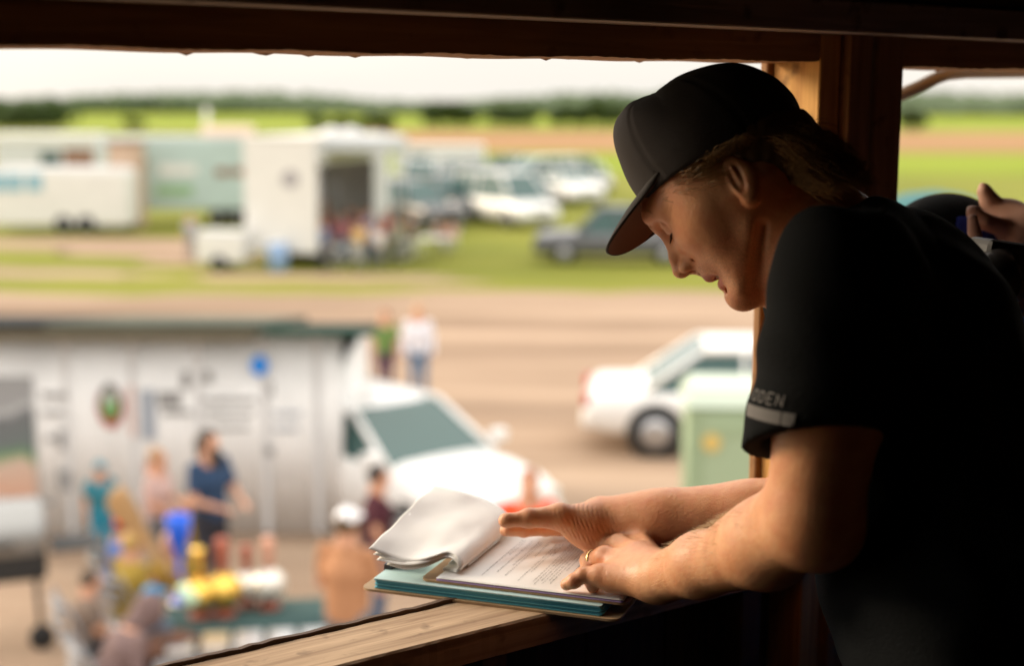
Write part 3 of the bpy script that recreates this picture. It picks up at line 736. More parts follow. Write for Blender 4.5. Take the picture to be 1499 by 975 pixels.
# ring
rc = lerp(kn['r'], hh(863, 821, .0255), 0.62); rdir = Vector(hh(863, 821, .0255) - kn['r']).normalized()
RM = rdir.to_track_quat('Z', 'Y').to_matrix().to_4x4()
rb = MB(); n1, n2 = 40, 8
for i in range(n1):
    a = 2 * math.pi * i / n1
    for j in range(n2):
        b_ = 2 * math.pi * j / n2; rr = 0.0119 + 0.0009 * math.cos(b_)
        rb.v.append(tuple(Vector(rc) + (RM @ Vector((rr * math.cos(a), rr * math.sin(a), 0.0022 * math.sin(b_))))))
rb.f = [(i * n2 + j, ((i + 1) % n1) * n2 + j, ((i + 1) % n1) * n2 + (j + 1) % n2, i * n2 + (j + 1) % n2) for i in range(n1) for j in range(n2)]
rb.build('ring', m_gold, man, True)

# ---- cap: panelled crown
cc = np.array((-10.1, 0.0, 1.4)); cr = np.array((10.5, 8.6, 9.3))
def crown_pt(th, ph, extra=0.0):
    """th: polar angle from the top, ph: azimuth (0 = front)"""
    d = np.array((math.sin(th) * math.cos(ph), math.sin(th) * math.sin(ph), math.cos(th)))
    r = cr.copy() + extra
    p = cc + d * r
    fr = max(0, math.cos(ph)) ** 2 * math.sin(th)
    p[0] -= 1.25 * max(0, math.cos(ph)) ** 2 * math.sin(th) ** 3; p[2] += max(0, math.cos(ph)) * math.sin(th) * (3.7 * math.cos(th) + 3.0 * max(0, math.cos(th)) ** 3)
    return p
def crown_z(f): return 1.9 + 0.237 * f              # the cap's lower edge, in head cm
V, Fc = [], []; NT, NP = 40, 144
for i in range(NT + 1):
    for j in range(NP):
        ph = 2 * math.pi * j / NP
        # find polar angle where the lower edge lies
        lo_, hi_ = 0.2, 2.6
        for _ in range(22):
            m_ = (lo_ + hi_) / 2; p = crown_pt(m_, ph)
            if p[2] > crown_z(p[0]): lo_ = m_
            else: hi_ = m_
        th = lo_ * (i / NT)
        seam = min(abs((ph / (math.pi / 3) + 0.0) % 1.0 - 0.0), abs(1 - (ph / (math.pi / 3)) % 1.0))   # six panels, one seam at the front
        ex = -0.10 * math.exp(-(seam / 0.022) ** 2) + 0.05 * math.exp(-((seam - 0.07) / 0.03) ** 2)
        ex += 0.10 * math.sin(3 * ph + 5 * th) * math.sin(th * 2) + 0.07 * math.sin(7 * ph - 9 * th) * (th > .3)
        p = crown_pt(th, ph, ex); V.append(h(*p))
for i in range(NT):
    for j in range(NP):
        j2 = (j + 1) % NP; Fc.append((i * NP + j, (i + 1) * NP + j, (i + 1) * NP + j2, i * NP + j2))
capo = mesh_obj('cap', V, Fc, m_cap, man)
md = capo.modifiers.new('solid', 'SOLIDIFY'); md.thickness = 0.0022; md.offset = -1
bt = MB(); bt.lathe([(0.0001, 0.003), (0.004, 0.0026), (0.0062, 0.0008), (0.0064, -0.002)], c=h(*(crown_pt(0.0, 0) + np.array((0, 0, 0.1)))), M=Matrix([list(r_) for r_ in HM]).to_4x4())
bt.build('button', m_cap, capo, True)
# sweat-band edge stitching row and brim
def brim_pt(a, t):
    """a: -1..1 across, t: 0 root .. 1 edge"""
    ph = a * R(61)
    lo_, hi_ = 0.2, 2.6
    for _ in range(24):
        m_ = (lo_ + hi_) / 2; p = crown_pt(m_, ph)
        if p[2] > crown_z(p[0]) + 1.0: lo_ = m_
        else: hi_ = m_
    p0 = crown_pt(lo_, ph, -0.15)
    ext = 6.8 * (max(0.0, 1 - abs(a) ** 3.0)) ** 0.5
    q = np.array((p0[0] + ext * t, p0[1] * (1 - 0.06 * t), 0))
    drop = 0.008 * q[1] ** 2 + 0.018 * (ext * t) ** 2
    q[2] = p0[2] - 0.13 * ext * t - drop * (0.25 + 0.75 * t) + 0.030 * p0[1] ** 2 * 0.25
    return q
NA, NTt = 72, 18
V = [h(*brim_pt(-1 + 2 * i / NA, j / NTt)) for i in range(NA + 1) for j in range(NTt + 1)]
Fc = [(i * (NTt + 1) + j, (i + 1) * (NTt + 1) + j, (i + 1) * (NTt + 1) + j + 1, i * (NTt + 1) + j + 1) for i in range(NA) for j in range(NTt)]
br = mesh_obj('brim', V, Fc, m_cap, capo)
br.data.materials.append(m_capb)
md = br.modifiers.new('solid', 'SOLIDIFY'); md.thickness = 0.0030; md.offset = 0; md.material_offset = 0
md.use_rim = True
# underside cloth: a second sheet 2 mm below
V2 = [h(*(brim_pt((-1 + 2 * i / NA) * .985, (j / NTt) * .975) - np.array((0, 0, 0.19)))) for i in range(NA + 1) for j in range(NTt + 1)]
mesh_obj('brim_underside', V2, Fc, m_capb, br)

# ---- hair: strands over a thin base
def strands(name, roots, mat, parent, wid=0.00035, seg=7):
    VV, FF = [], []
    for pts, wd_ in roots:
        b0 = len(VV); n = len(pts)
        for i, p in enumerate(pts):
            p = np.array(p); t_ = pts[min(i + 1, n - 1)] - pts[max(i - 1, 0)]; t_ = t_ / (np.linalg.norm(t_) + 1e-9)
            a = np.cross(t_, (0.3, 0.5, 0.8)); a /= np.linalg.norm(a) + 1e-9; c_ = np.cross(t_, a)
            r_ = wd_ * (1 - 0.85 * (i / (n - 1)) ** 2)
            for k in range(3): q = 2.0944 * k; VV.append(p + (a * math.cos(q) + c_ * math.sin(q)) * r_)
        for i in range(n - 1):
            for k in range(3): k2 = (k + 1) % 3; FF.append((b0 + i * 3 + k, b0 + i * 3 + k2, b0 + (i + 1) * 3 + k2, b0 + (i + 1) * 3 + k))
    return mesh_obj(name, np.array(VV), np.array(FF), mat, parent)
hs = []
def surf(ph, u):
    """side/back of the head surface at azimuth ph (0 front, pi back), height u"""
    zz = min(0.98, max(-0.98, (u - 1.2) / 8.6)); k = math.sqrt(1 - zz * zz)
    k = max(k, 0.80) if u < 1.6 else k
    return np.array((-10.5 + 9.6 * k * math.cos(ph), 7.6 * k * math.sin(ph), u))
def flow(root, n, L, cur, lift):
    pts = [root]; return pts
for i in range(9000):
    s = 1 if random.random() < .62 else -1
    zone = random.random()
    if zone < 0.22:     # temple and sideburn, swept back over the ear
        ph = R(random.uniform(44, 74)) * s; u0 = crown_z(-9.9 + 9.6 * math.cos(ph)) + random.uniform(-3.0, -0.1)
        if abs(ph) < R(58): u0 = max(u0, crown_z(-5) - 2.2)
        p = surf(ph, u0); L_ = random.uniform(2.2, 4.4); d = np.array((-0.85, 0.12 * s, -0.42 + random.uniform(-.25, .2)))
    elif zone < 0.34:   # behind the temple above the ear
        ph = R(random.uniform(84, 112)) * s; u0 = crown_z(-9.9 + 9.6 * math.cos(ph)) + random.uniform(-1.2, -0.1); p = surf(ph, u0); L_ = random.uniform(0.9, 1.7); d = np.array((-0.9, 0.15 * s, -0.35 + random.uniform(-.3, .2)))
    else:               # back of the head, longer at the nape
        ph = R(random.uniform(121, 180)) * s; u0 = random.uniform(-8.0, crown_z(-9.9 + 9.6 * math.cos(ph)) - 0.2); p = surf(ph, u0)
        L_ = random.uniform(3.0, 6.0); d = np.array((-0.35 + 0.1 * random.uniform(-1, 1), 0.25 * s * math.sin(abs(ph)), -0.85))
    d = d / np.linalg.norm(d)
    cur = random.uniform(-1, 1); ph0 = random.uniform(0, 6.28)
    clump = math.sin(u0 * 2.1 + ph * 5) * 0.5
    pts = []; q = p + np.array((math.cos(ph), math.sin(ph), 0)) * 0.0
    nrm = np.array((math.cos(ph), math.sin(ph) , 0.1))
    lift = random.uniform(0.3, 1.2) if random.random() > .10 else random.uniform(1.2, 2.6)
    for k in range(8):
        t_ = k / 7
        qq = p + d * L_ * t_ + nrm * (lift * math.sin(t_ * 2.2) * (1 - .35 * t_)) + np.array((0.35 * math.sin(ph0 + 4 * t_ + clump * 3) * t_, 0.12 * cur * t_, 0.4 * math.sin(clump * 4 + 5 * t_) * t_))
        pts.append(h(*qq))
    hs.append((pts, random.uniform(0.00018, 0.00045)))
hairo = strands('hair', hs, m_hair, man)
# scalp-hugging base so that no skin shows between the strands
hbm = Sdf()
hbm.ell(h(-11.6, 0, -1.2), A3((8.9, 7.75, 7.9)), HM); hbm.cap(h(-16.2, 0, -5.0), h(-15.2, 0, -8.8), 3.9 * K, 3.2 * K, k=2 * K, ax=HM[:, 1], fl=1.5)
hbm.plane(h(-12.2, 0, -3), HM @ np.array((0.93, 0, -0.37)), k=1.0 * K)
hbm.plane(h(-10, 0, 1.0), HM @ np.array((-0.24, 0, 1.0)), k=0.1 * K)
hbm.disp(lambda P: 0.0014 * np.sin(P[:, 0] * 420 + 4 * np.sin(P[:, 2] * 90)) * np.sin(P[:, 2] * 150 + P[:, 1] * 100))
hbm.build('hair_base', principled('shaded_hair', (0.11, 0.062, 0.026), 0.6, var=.3, vscale=40), hairo, 0.004)  # browner than the strands: shade at the back put into the colour
# eyebrows, lashes
for s in (-1, 1):
    eb = []
    for i in range(170):
        a = random.random(); p = np.array((-0.45 - 1.4 * a ** 1.6, (1.4 + 3.6 * a) * s, -0.25 + 0.5 * math.sin(a * 2.6) + random.uniform(-.3, .3)))
        d = np.array((0.55 - .3 * a, 0.45 * s * (0.3 + a), -0.15 + random.uniform(-.3, .5))); L_ = random.uniform(.6, 1.3)
        eb.append(([h(*(p + d * L_ * t_ + np.array((0, 0, -0.25 * t_ * t_)))) for t_ in (0, .33, .66, 1)], 0.00030))
    strands('eyebrow', eb, m_hair, man)
    eb = []
    for i in range(46):
        a = i / 46; p = np.array((-1.05 - 1.0 * a, (2.2 + 2.3 * a) * s, -3.0)); d = np.array((0.7, 0.4 * s * a, -0.55))
        eb.append(([h(*(p + d * .85 * t_ + np.array((0, 0, .12 * t_ * t_)))) for t_ in (0, .33, .66, 1)], 0.00038))
    strands('eyelashes', eb, principled('lash_brown', (.03, .018, .01), .6), man)

# fine forearm hair
ah = []
m_fuzz = principled('fair_body_hair', (0.60, 0.40, 0.20), 0.4)
for A, B, ra, rb_, n_ in ((EL, WL, .047, .030, 3000), (ER, WR, .047, .027, 3000)):
    d = (B - A) / np.linalg.norm(B - A); a1 = np.cross(d, (0, 0, 1)); a1 /= np.linalg.norm(a1); a2 = np.cross(a1, d)
    for i in range(n_):
        t_ = random.uniform(.1, .86); q = random.uniform(-0.6, 3.8); o_ = a1 * math.cos(q) + a2 * math.sin(q); r_ = ra + (rb_ - ra) * t_
        p0 = A + (B - A) * t_ + o_ * (r_ - .004); dd = d * random.uniform(.3, 1) + o_ * .55 + a1 * random.uniform(-.4, .4)
        L_ = random.uniform(.009, .015); ah.append(([p0, p0 + dd * L_ * .5, p0 + dd * L_ - o_ * .002], 0.00012))
strands('arm_hair', ah, m_fuzz, man)

# ---- t-shirt
sh = Sdf()
def folds(P):
    q = P @ np.array((1.0, 0.35, 0.55)); r_ = P @ np.array((-0.5, 0.2, 1.0))
    return 0.0030 * np.sin(q * 70 + 3.0 * np.sin(r_ * 16)) * np.sin(r_ * 21 + 1.3) + 0.0060 * (1 - 2 * np.abs(np.sin(q * 20 - r_ * 8 + 1.4 * np.sin(r_ * 9)))) * (0.4 + 0.6 * np.sin(r_ * 6 + 1) ** 2)
hemL = lerp(SL, EL, .68); hemR = lerp(SR, ER, .52)
sh.cap(CH, BE, 0.130, 0.136, k=0.05, ax=lat, fl=1.45); sh.cap(BE, HIP, 0.136, 0.130, k=0.05, ax=lat, fl=1.42)
sh.cap(NB + np.array((0.045, 0, -0.042)), SL * .8 + NB * .2, 0.066, 0.066, k=0.05); sh.cap(NB + np.array((0.045, 0, -0.042)), SR * .8 + NB * .2, 0.066, 0.064, k=0.05)
sh.cap(np.array(W(1285, 404, 1.58)), np.array(W(1345, 482, 1.58)), 0.078, 0.092, k=0.06, ax=lat, fl=1.7)
EL2 = EL + np.array((-0.012, 0, 0))
sh.cap(SL, lerp(SL, EL2, .66), 0.0735, 0.0735, k=0.035); sh.cap(SR, lerp(SR, ER, .60), 0.072, 0.074, k=0.035)
flr = lerp(SL, EL, .60) + np.array((0.002, 0, 0)); sh.cap(lerp(SL, EL, .45), flr + (EL - SL) * .06, 0.070, 0.0725, k=0.03)
sh.cap(np.array(W(1180, 430, 1.62)), np.array(W(1215, 420, 1.60)), 0.052, 0.06, k=0.04)
dL = (EL - SL) / np.linalg.norm(EL - SL)
nh = dL + np.array((0.10, -0.55, 0.0)); nh /= np.linalg.norm(nh)
# cut the sleeves only below their hems (so the torso stays whole): subtract half-space prisms round each arm
ctL = hemL + nh * 0.10
sh.box(ctL, (0.105, 0.105, 0.10), np.array(Vector(nh).to_track_quat('Z', 'Y').to_matrix()), 0.0, k=0.003, op='s') if False else None
sh2 = Sdf()
def sleeve_cut(P):
    """positive below the near sleeve hem, close to the near arm"""
    a = (P - hemL) @ nh
    return a
def arm_dist(P, A, B):
    ba = B - A; hh_ = np.clip(((P - A) @ ba) / (ba @ ba), 0, 1); return np.linalg.norm(P - A - hh_[:, None] * ba, axis=1)
sh.disp(folds)
shirt_ops = list(sh.ops)
torso = Sdf(); torso.ops = [o_ for i, o_ in enumerate(sh.ops) if i not in (5, 6, 7)]
sleeve = Sdf()
sleeve.cap(SL, lerp(SL, EL2, .88), 0.0680, 0.0710); sleeve.cap(lerp(SL, EL, .50), flr + (EL - SL) * .30, 0.060, 0.0700, k=0.02); sleeve.disp(folds)
sleeve.plane(hemL, nh)
sleeveR = Sdf(); sleeveR.cap(SR, lerp(SR, ER, .75), 0.072, 0.074); sleeveR.disp(folds)
dR = (ER - SR) / np.linalg.norm(ER - SR); sleeveR.plane(hemR, dR)
full = Sdf()
full._add('u', 0, (SL + HIP) / 2, 0.75, lambda P: smin(smin(torso.ev(P), sleeve.ev(P), 0.035), sleeveR.ev(P), 0.03))
# hollow the sleeve ends and the neck
full.cap(lerp(SL, EL, .50) + np.array((-.006, 0, 0)), flr + (EL - SL) * .3, 0.054, 0.0650, k=0.004, op='s')
full.cap(lerp(SR, ER, .40), lerp(SR, ER, .8), 0.058, 0.068, k=0.004, op='s')
full.cap(h(-12.6, 0, -8.0), lerp(h(-12.6, 0, -8.0), NB, .58), 0.072, 0.074, k=0.006, op='s')
# re-bound: limits from the real prims
full.ops[0] = ('u', 0, (CH + BE) / 2, 0.50, full.ops[0][4])
full.plane(HIP + np.array((0, 0, -0.03)), (0, 0, -1.0))
shirt = full.build('t_shirt', m_black, man, 0.0036, smooth=2)
# sleeve print: two short grey bars of lettering wrapped round the near sleeve
def sleeve_pt(ang, along, extra=0.0):
    A, B = SL, lerp(SL, EL2, .88)
    d = (B - A) / np.linalg.norm(B - A); c = A + d * (along + 0.010 * (1 - (ang - R(183)) / R(58)))
    out = np.array((math.cos(ang), math.sin(ang), 0)); out -= d * (out @ d); out /= np.linalg.norm(out)
    lo_, hi_ = 0.03, 0.14
    for _ in range(18):
        m_ = (lo_ + hi_) / 2
        if full.ev((c + out * m_)[None])[0] < 0: lo_ = m_
        else: hi_ = m_
    return c + out * (lo_ + 0.0012 + extra)
def wrap_patch(name, a0, a1, s0, s1, na, ns, slant=0.0):
    V = [sleeve_pt(a0 + (a1 - a0) * i / na, s0 + (s1 - s0) * j / ns + slant * (i / na)) for i in range(na + 1) for j in range(ns + 1)]
    Fc = [(i * (ns + 1) + j, (i + 1) * (ns + 1) + j, (i + 1) * (ns + 1) + j + 1, i * (ns + 1) + j + 1) for i in range(na) for j in range(ns)]
    return V, Fc
LSLV = np.linalg.norm(EL - SL)
PV, PF = [], []
def addp(V, Fc):
    b0 = len(PV); PV.extend(V); PF.extend([tuple(i + b0 for i in f) for f in Fc])
aF, aB = R(183), R(241)
sl0 = 0.108
addp(*wrap_patch('', aF, R(226), sl0 + .016, sl0 + .029, 18, 3)); addp(*wrap_patch('', R(227), aB - .06, sl0 + .016, sl0 + .029, 5, 3))
# strokes of the small capital letters above the bar:  ...DEN
def stroke(a0, s0, a1, s1, w_=0.0015):
    n_ = 4; V = []
    for i in range(n_ + 1):
        t_ = i / n_; a = a0 + (a1 - a0) * t_; s_ = s0 + (s1 - s0) * t_
        da, ds = (0.0, w_ / 2) if abs(a1 - a0) * .07 > abs(s1 - s0) else (w_ / 2 / .075, 0.0)
        V += [sleeve_pt(a - da, s_ - ds), sleeve_pt(a + da, s_ + ds)]
    addp(V, [(2 * i, 2 * i + 1, 2 * i + 3, 2 * i + 2) for i in range(n_)])
LET = {'R': [(0, 0, 0, 1), (0, 0, 1, 0), (1, 0, 1, .5), (1, .5, 0, .5), (.4, .5, 1, 1)], 'I': [(.5, 0, .5, 1)], 'D': [(0, 0, 0, 1), (0, 0, .8, .1), (.8, .1, 1, .5), (1, .5, .8, .9), (.8, .9, 0, 1)],
       'E': [(0, 0, 0, 1), (0, 0, 1, 0), (0, .5, .8, .5), (0, 1, 1, 1)], 'N': [(0, 1, 0, 0), (0, 0, 1, 1), (1, 1, 1, 0)]}
aw = R(8.2); a = R(183)
for ch in 'RIDDEN'[1:]:
    for x0, y0, x1, y1 in LET[ch]: stroke(a + x0 * aw * .7, sl0 + y0 * .011, a + x1 * aw * .7, sl0 + y1 * .011)
    a += aw * 1.12
mesh_obj('sleeve_print', np.array(PV), PF, m_print, shirt, False)

# ---- trousers and shoes
tr_ = Sdf(); FT = [np.array((HIP[0] - .10, HIP[1] - .10, FLOOR)), np.array((HIP[0] + .05, HIP[1] + .16, FLOOR))]
for i, ft in enumerate(FT):
    hp_ = HIP + lat * (-0.09 if i == 0 else 0.09) + np.array((0, 0, -.04)); kneep = lerp(hp_, ft, .5) + np.array((-.05, 0, .03)); an = ft + np.array((0, 0, .07))
    tr_.cap(hp_, kneep, .095, .070, k=.05); tr_.cap(kneep, an, .070, .055, k=.03)
tr_.cap(HIP + np.array((0, 0, .02)), HIP + np.array((0, 0, -.06)), .115, .12, k=.05, ax=lat, fl=1.35)
tr_.plane(HIP + np.array((0, 0, 0.05)), (0, 0, 1.0))
tr_.build('trousers', m_jean, man, 0.010)
for ft in FT:
    so = Sdf(); so.cap(ft + np.array((.03, 0, .045)), ft + np.array((-.15, 0.03, .033)), .043, .036, k=.02); so.cap(ft + np.array((0.0, 0, .05)), ft + np.array((0, 0, .10)), .045, .045, k=.02)
    so.plane(ft + np.array((0, 0, 0.001)), (0, 0, -1.0)); so.build('shoe', m_shoe, man, 0.007)

# ================================================================== the second person in the booth, mostly hidden behind the first
p2 = empty('person', (0, 0, 0), 0, 'person in black cap and blue sleeve, finger raised, half hidden behind the man', 'person')
B2 = Sdf(); hc2 = np.array(W(1384, 372, 2.10))
B2.ell(hc2, (.082, .070, .085)); NB2 = np.array(W(1440, 480, 2.02)); B2.cap(hc2, NB2, .06, .07, k=.03)
CH2, HIP2 = np.array(W(1500, 620, 2.02)), np.array(W(1560, 1000, 1.98)); B2.cap(CH2, HIP2, .12, .12, k=.05, ax=lat, fl=1.35); B2.cap(NB2, CH2, .07, .12, k=.05)
fw2 = np.array((-1.0, 0.1, -.5)); fw2 /= np.linalg.norm(fw2)
B2.cap(hc2 + fw2 * .07, hc2 + fw2 * .11 + np.array((0, 0, -.02)), .03, .012, k=.02)
SR2, ER2, WR2 = np.array(W(1560, 560, 1.90)), np.array(W(1600, 400, 2.04)), np.array(W(1508, 338, 2.02))
B2.cap(SR2, ER2, .05, .042, k=.02); B2.cap(ER2, WR2, .042, .028, k=.02)
HD2 = np.array(W(1475, 325, 2.05)); B2.cap(WR2, HD2, .032, .037, k=.015, ax=(0, 1, 0), fl=.8)
def f2(pts, rs):
    for i in range(len(pts) - 1): B2.cap(pts[i], pts[i + 1], rs[i], rs[i + 1], k=.004)
f2([np.array(W(1462, 318, 2.05)), np.array(W(1450, 294, 2.05)), np.array(W(1442, 278, 2.05)), np.array(W(1439, 270, 2.05))], [.0190, .0150, .0110, .0070])
for q in range(3):
    dq = .02 * (q + 1); f2([np.array(W(1470 + 8 * q, 318, 2.05 + dq)), np.array(W(1448 + 6 * q, 322, 2.05 + dq)), np.array(W(1445 + 6 * q, 337, 2.05 + dq)), np.array(W(1455 + 6 * q, 342, 2.05 + dq))], [.015, .0125, .011, .010])
f2([np.array(W(1480, 335, 2.02)), np.array(W(1440, 322, 2.00)), np.array(W(1426, 310, 2.00)), np.array(W(1424, 306, 2.00))], [.015, .0125, .0105, .0090])
f2([np.array(W(1424, 318, 1.96)), np.array(W(1428, 345, 1.96)), np.array(W(1424, 372, 1.96))], [.0085, .0105, .0085])
B2.cap(np.array(W(1424, 372, 1.96)), np.array(W(1470, 400, 2.0)), .006, .02, k=.01)
B2.build('body', m_skin2p := principled('skin_second', (0.62, 0.34, 0.24), 0.55, var=.06, vscale=10), p2, .005, smooth=2)
C2 = Sdf(); C2.ell(hc2 + np.array((0, 0, .004)), (.094, .082, .088)); C2.plane(hc2 + np.array((0, 0, -.035)), (.25, 0, -1.0), k=.005)
C2.ell(hc2 + fw2 * .12 + np.array((0, 0, .03)), (.07, .08, .010), k=.01)
cp2 = C2.build('cap', m_black, p2, .005)
Bp = Sdf(); Bp.ell(hc2 + np.array((.002, -.002, .002)), (.095, .083, .087)); Bp.plane(hc2 + np.array((-.01, 0, 0)), (-1.0, 0, 0)); Bp.plane(hc2 + np.array((0, 0, .064)), (-.1, 0, 1.0)); Bp.plane(hc2 + np.array((0, 0, -.055)), (0, 0, -1.0))
Bp.build('cap_panel', principled('blue_cap_panel', (.02, .05, .45), .7), cp2, .005)
S2_ = Sdf(); S2_.cap(SR2, ER2, .062, .052, k=.02); S2_.cap(ER2, lerp(ER2, WR2, .80), .052, .040, k=.02); S2_.cap(NB2 + np.array((.05, 0, -.05)), CH2, .08, .145, k=.05, ax=lat, fl=1.3); S2_.cap(CH2, HIP2, .145, .14, k=.05, ax=lat, fl=1.3)
S2_.build('shirt', principled('blue_sleeve', (.01, .10, .50), .8, spec=.2), p2, .008)
T2_ = Sdf()
for s in (-1, 1):
    fo = np.array((HIP2[0] + .02, HIP2[1] + .11 * s, FLOOR)); T2_.cap(HIP2 + np.array((0, .08 * s, -.02)), lerp(HIP2, fo, .5), .10, .07, k=.04); T2_.cap(lerp(HIP2, fo, .5), fo + np.array((0, 0, .06)), .07, .055, k=.02)
    so = Sdf(); so.cap(fo + np.array((.03, 0, .045)), fo + np.array((-.15, 0, .033)), .043, .036, k=.02); so.plane(fo + np.array((0, 0, 0.001)), (0, 0, -1.0)); so.build('shoe', m_shoe, p2, .01)
T2_.build('trousers', m_jean, p2, .012)
# the camera the second person holds: black body, lens and pale strap
cg = empty('camera', (0, 0, 0), 0, 'black camera with a pale strap held at the right edge', 'camera')
cc2 = Vector(W(1478, 378, 1.80))
MB().box(cc2, (.10, .055, .045), rz=.3, ry=.15).build('camera_body', principled('camera_black', (.012, .012, .014), .45), cg, bevel=.008)
MB().tube([cc2 + Vector((-.02, -.02, -.005)), cc2 + Vector((-.045, -.085, -.02))], [.026, .030], 20).build('lens', principled('camera_black', (.012, .012, .014), .45), cg, True)
MB().tube([Vector(W(1430, 350, 1.80)), Vector(W(1450, 368, 1.80)), Vector(W(1478, 366, 1.79)), Vector(W(1510, 368, 1.79))], .004, 8).build('strap', principled('pale_strap', (.26, .20, .13), .8), cg, True)
MB().tube([Vector(W(1452, 392, 1.80)), Vector(W(1472, 405, 1.80)), Vector(W(1500, 428, 1.80))], [.012, .016, .014], 8).build('strap', principled('pale_strap', (.26, .20, .13), .8), cg, True)
# ================================================================== ground, fields, far trees
def ground_mat(name, c0, c1, c2=None, sc=0.35, fine=6.0, bump=0.4):
    m = bpy.data.materials.new(name); m.use_nodes = True; t = m.node_tree; b = t.nodes['Principled BSDF']
    tcn = t.nodes.new('ShaderNodeTexCoord'); mpn = t.nodes.new('ShaderNodeMapping'); mpn.inputs['Scale'].default_value = (0.14, 1.15, 1.0) if 'dirt' in name else (0.4, 1.0, 1.0)
    t.links.new(tcn.outputs['Object'], mpn.inputs['Vector'])
    n = t.nodes.new('ShaderNodeTexNoise'); n.inputs['Scale'].default_value = sc; n.inputs['Detail'].default_value = 8; n.inputs['Roughness'].default_value = 0.6
    t.links.new(mpn.outputs['Vector'], n.inputs['Vector'])
    r = t.nodes.new('ShaderNodeValToRGB'); r.color_ramp.elements[0].position = 0.36; r.color_ramp.elements[1].position = 0.62
    r.color_ramp.elements[0].color = (*c0, 1); r.color_ramp.elements[1].color = (*c1, 1)
    if c2: e = r.color_ramp.elements.new(0.72); e.color = (*c2, 1)
    t.links.new(n.outputs['Fac'], r.inputs['Fac']); t.links.new(r.outputs['Color'], b.inputs['Base Color'])
    n2 = t.nodes.new('ShaderNodeTexNoise'); n2.inputs['Scale'].default_value = fine; n2.inputs['Detail'].default_value = 6
    t.links.new(tcn.outputs['Object'], n2.inputs['Vector'])
    bp = t.nodes.new('ShaderNodeBump'); bp.inputs['Strength'].default_value = bump; bp.inputs['Distance'].default_value = 0.05
    t.links.new(n2.outputs['Fac'], bp.inputs['Height']); t.links.new(bp.outputs['Normal'], b.inputs['Normal'])
    b.inputs['Roughness'].default_value = 0.95; b.inputs['Specular IOR Level'].default_value = 0.15
    return m
m_grass = ground_mat('meadow_grass', (0.135, 0.152, 0.018), (0.205, 0.208, 0.030), (0.26, 0.215, 0.085), 0.16)
m_dirt = ground_mat('dry_dirt', (0.205, 0.138, 0.092), (0.385, 0.280, 0.200), (0.265, 0.175, 0.118), 0.42)
m_field = ground_mat('young_crop', (0.165, 0.215, 0.015), (0.210, 0.255, 0.020), None, 0.02)
m_plough = ground_mat('ploughed_soil', (0.27, 0.155, 0.07), (0.33, 0.19, 0.09), None, 0.02)
def sheet_poly(name, pts, z, mat, kind='structure'):
    bm = bmesh.new(); vs = [bm.verts.new((x, y, z)) for x, y in pts]; bm.faces.new(vs); bmesh.ops.triangulate(bm, faces=bm.faces)
    me = bpy.data.meshes.new(name); bm.to_mesh(me); bm.free(); me.materials.append(mat)
    for p_ in me.polygons:
        if p_.normal.z < 0: p_.flip()
    o = bpy.data.objects.new(name, me); link(o); o['kind'] = kind; return o
sheet_poly('ground', [(-3500, -1500), (3500, -1500), (3500, 4500), (-3500, 4500)], 0.0, m_grass)
def wob(x0, x1, y, n, amp, seed):
    q = random.Random(seed); a = [q.uniform(0, 6.28) for _ in range(4)]
    return [(x0 + (x1 - x0) * i / n, y + amp * (math.sin(i * .37 + a[0]) + .6 * math.sin(i * 1.1 + a[1]) + .4 * math.sin(i * 2.3 + a[2]))) for i in range(n + 1)]
far = [(x, y + max(0, (x + 2) * 0.06) * 1.0) for x, y in wob(-60, 70, 39.5, 110, 0.45, 3)]
sheet_poly('dirt_road', [(-60, -40), (70, -40)] + far[::-1], 0.004, m_dirt)
def patch(cx, cy, rx, ry, seed, ang=0.0):
    q = random.Random(seed); a = [q.uniform(0, 6.28) for _ in range(3)]; out = []
    for i in range(48):
        t_ = 2 * math.pi * i / 48; k = 1 + .16 * math.sin(3 * t_ + a[0]) + .1 * math.sin(7 * t_ + a[1])
        x, y = rx * k * math.cos(t_), ry * k * math.sin(t_); out.append((cx + x * math.cos(ang) - y * math.sin(ang), cy + x * math.sin(ang) + y * math.cos(ang)))
    return out
for i, (u, D, rx, ry, an) in enumerate(((60, 54, 9.5, 2.2, 0.0), (230, 51, 4.0, 1.6, -.1), (30, 44.5, 4.8, 1.0, -.25), (450, 43.3, 4.0, 0.8, .05), (300, 48, 2.4, 1.3, 0), (600, 42, 2.6, .5, 0))):
    p_ = F(u, D); sheet_poly('dirt_patch', patch(p_.x, p_.y, rx, ry, i, an), 0.005 + .0015 * i, m_dirt)
sheet_poly('ploughed_field', [(F(560, 170).x, 170), (500, 170), (700, 318), (F(600, 300).x - 14, 310)], 0.02, m_plough)
sheet_poly('crop_field', [(-40, 112), (500, 108), (520, 163), (F(585, 160).x, 163)], 0.02, m_field)
sheet_poly('crop_field', [(-700, 322), (900, 322), (1600, 1040), (-1600, 1040)], 0.03, m_field)
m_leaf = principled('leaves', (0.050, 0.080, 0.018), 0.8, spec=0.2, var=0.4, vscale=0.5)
m_leaf2 = principled('leaves_far', (0.085, 0.115, 0.06), 0.85, spec=0.2, var=0.3, vscale=0.1)  # paler than the near leaves, distance haze put into the colour
m_bark = principled('bark', (0.10, 0.07, 0.045), 0.9, bump=0.4, bscale=20)
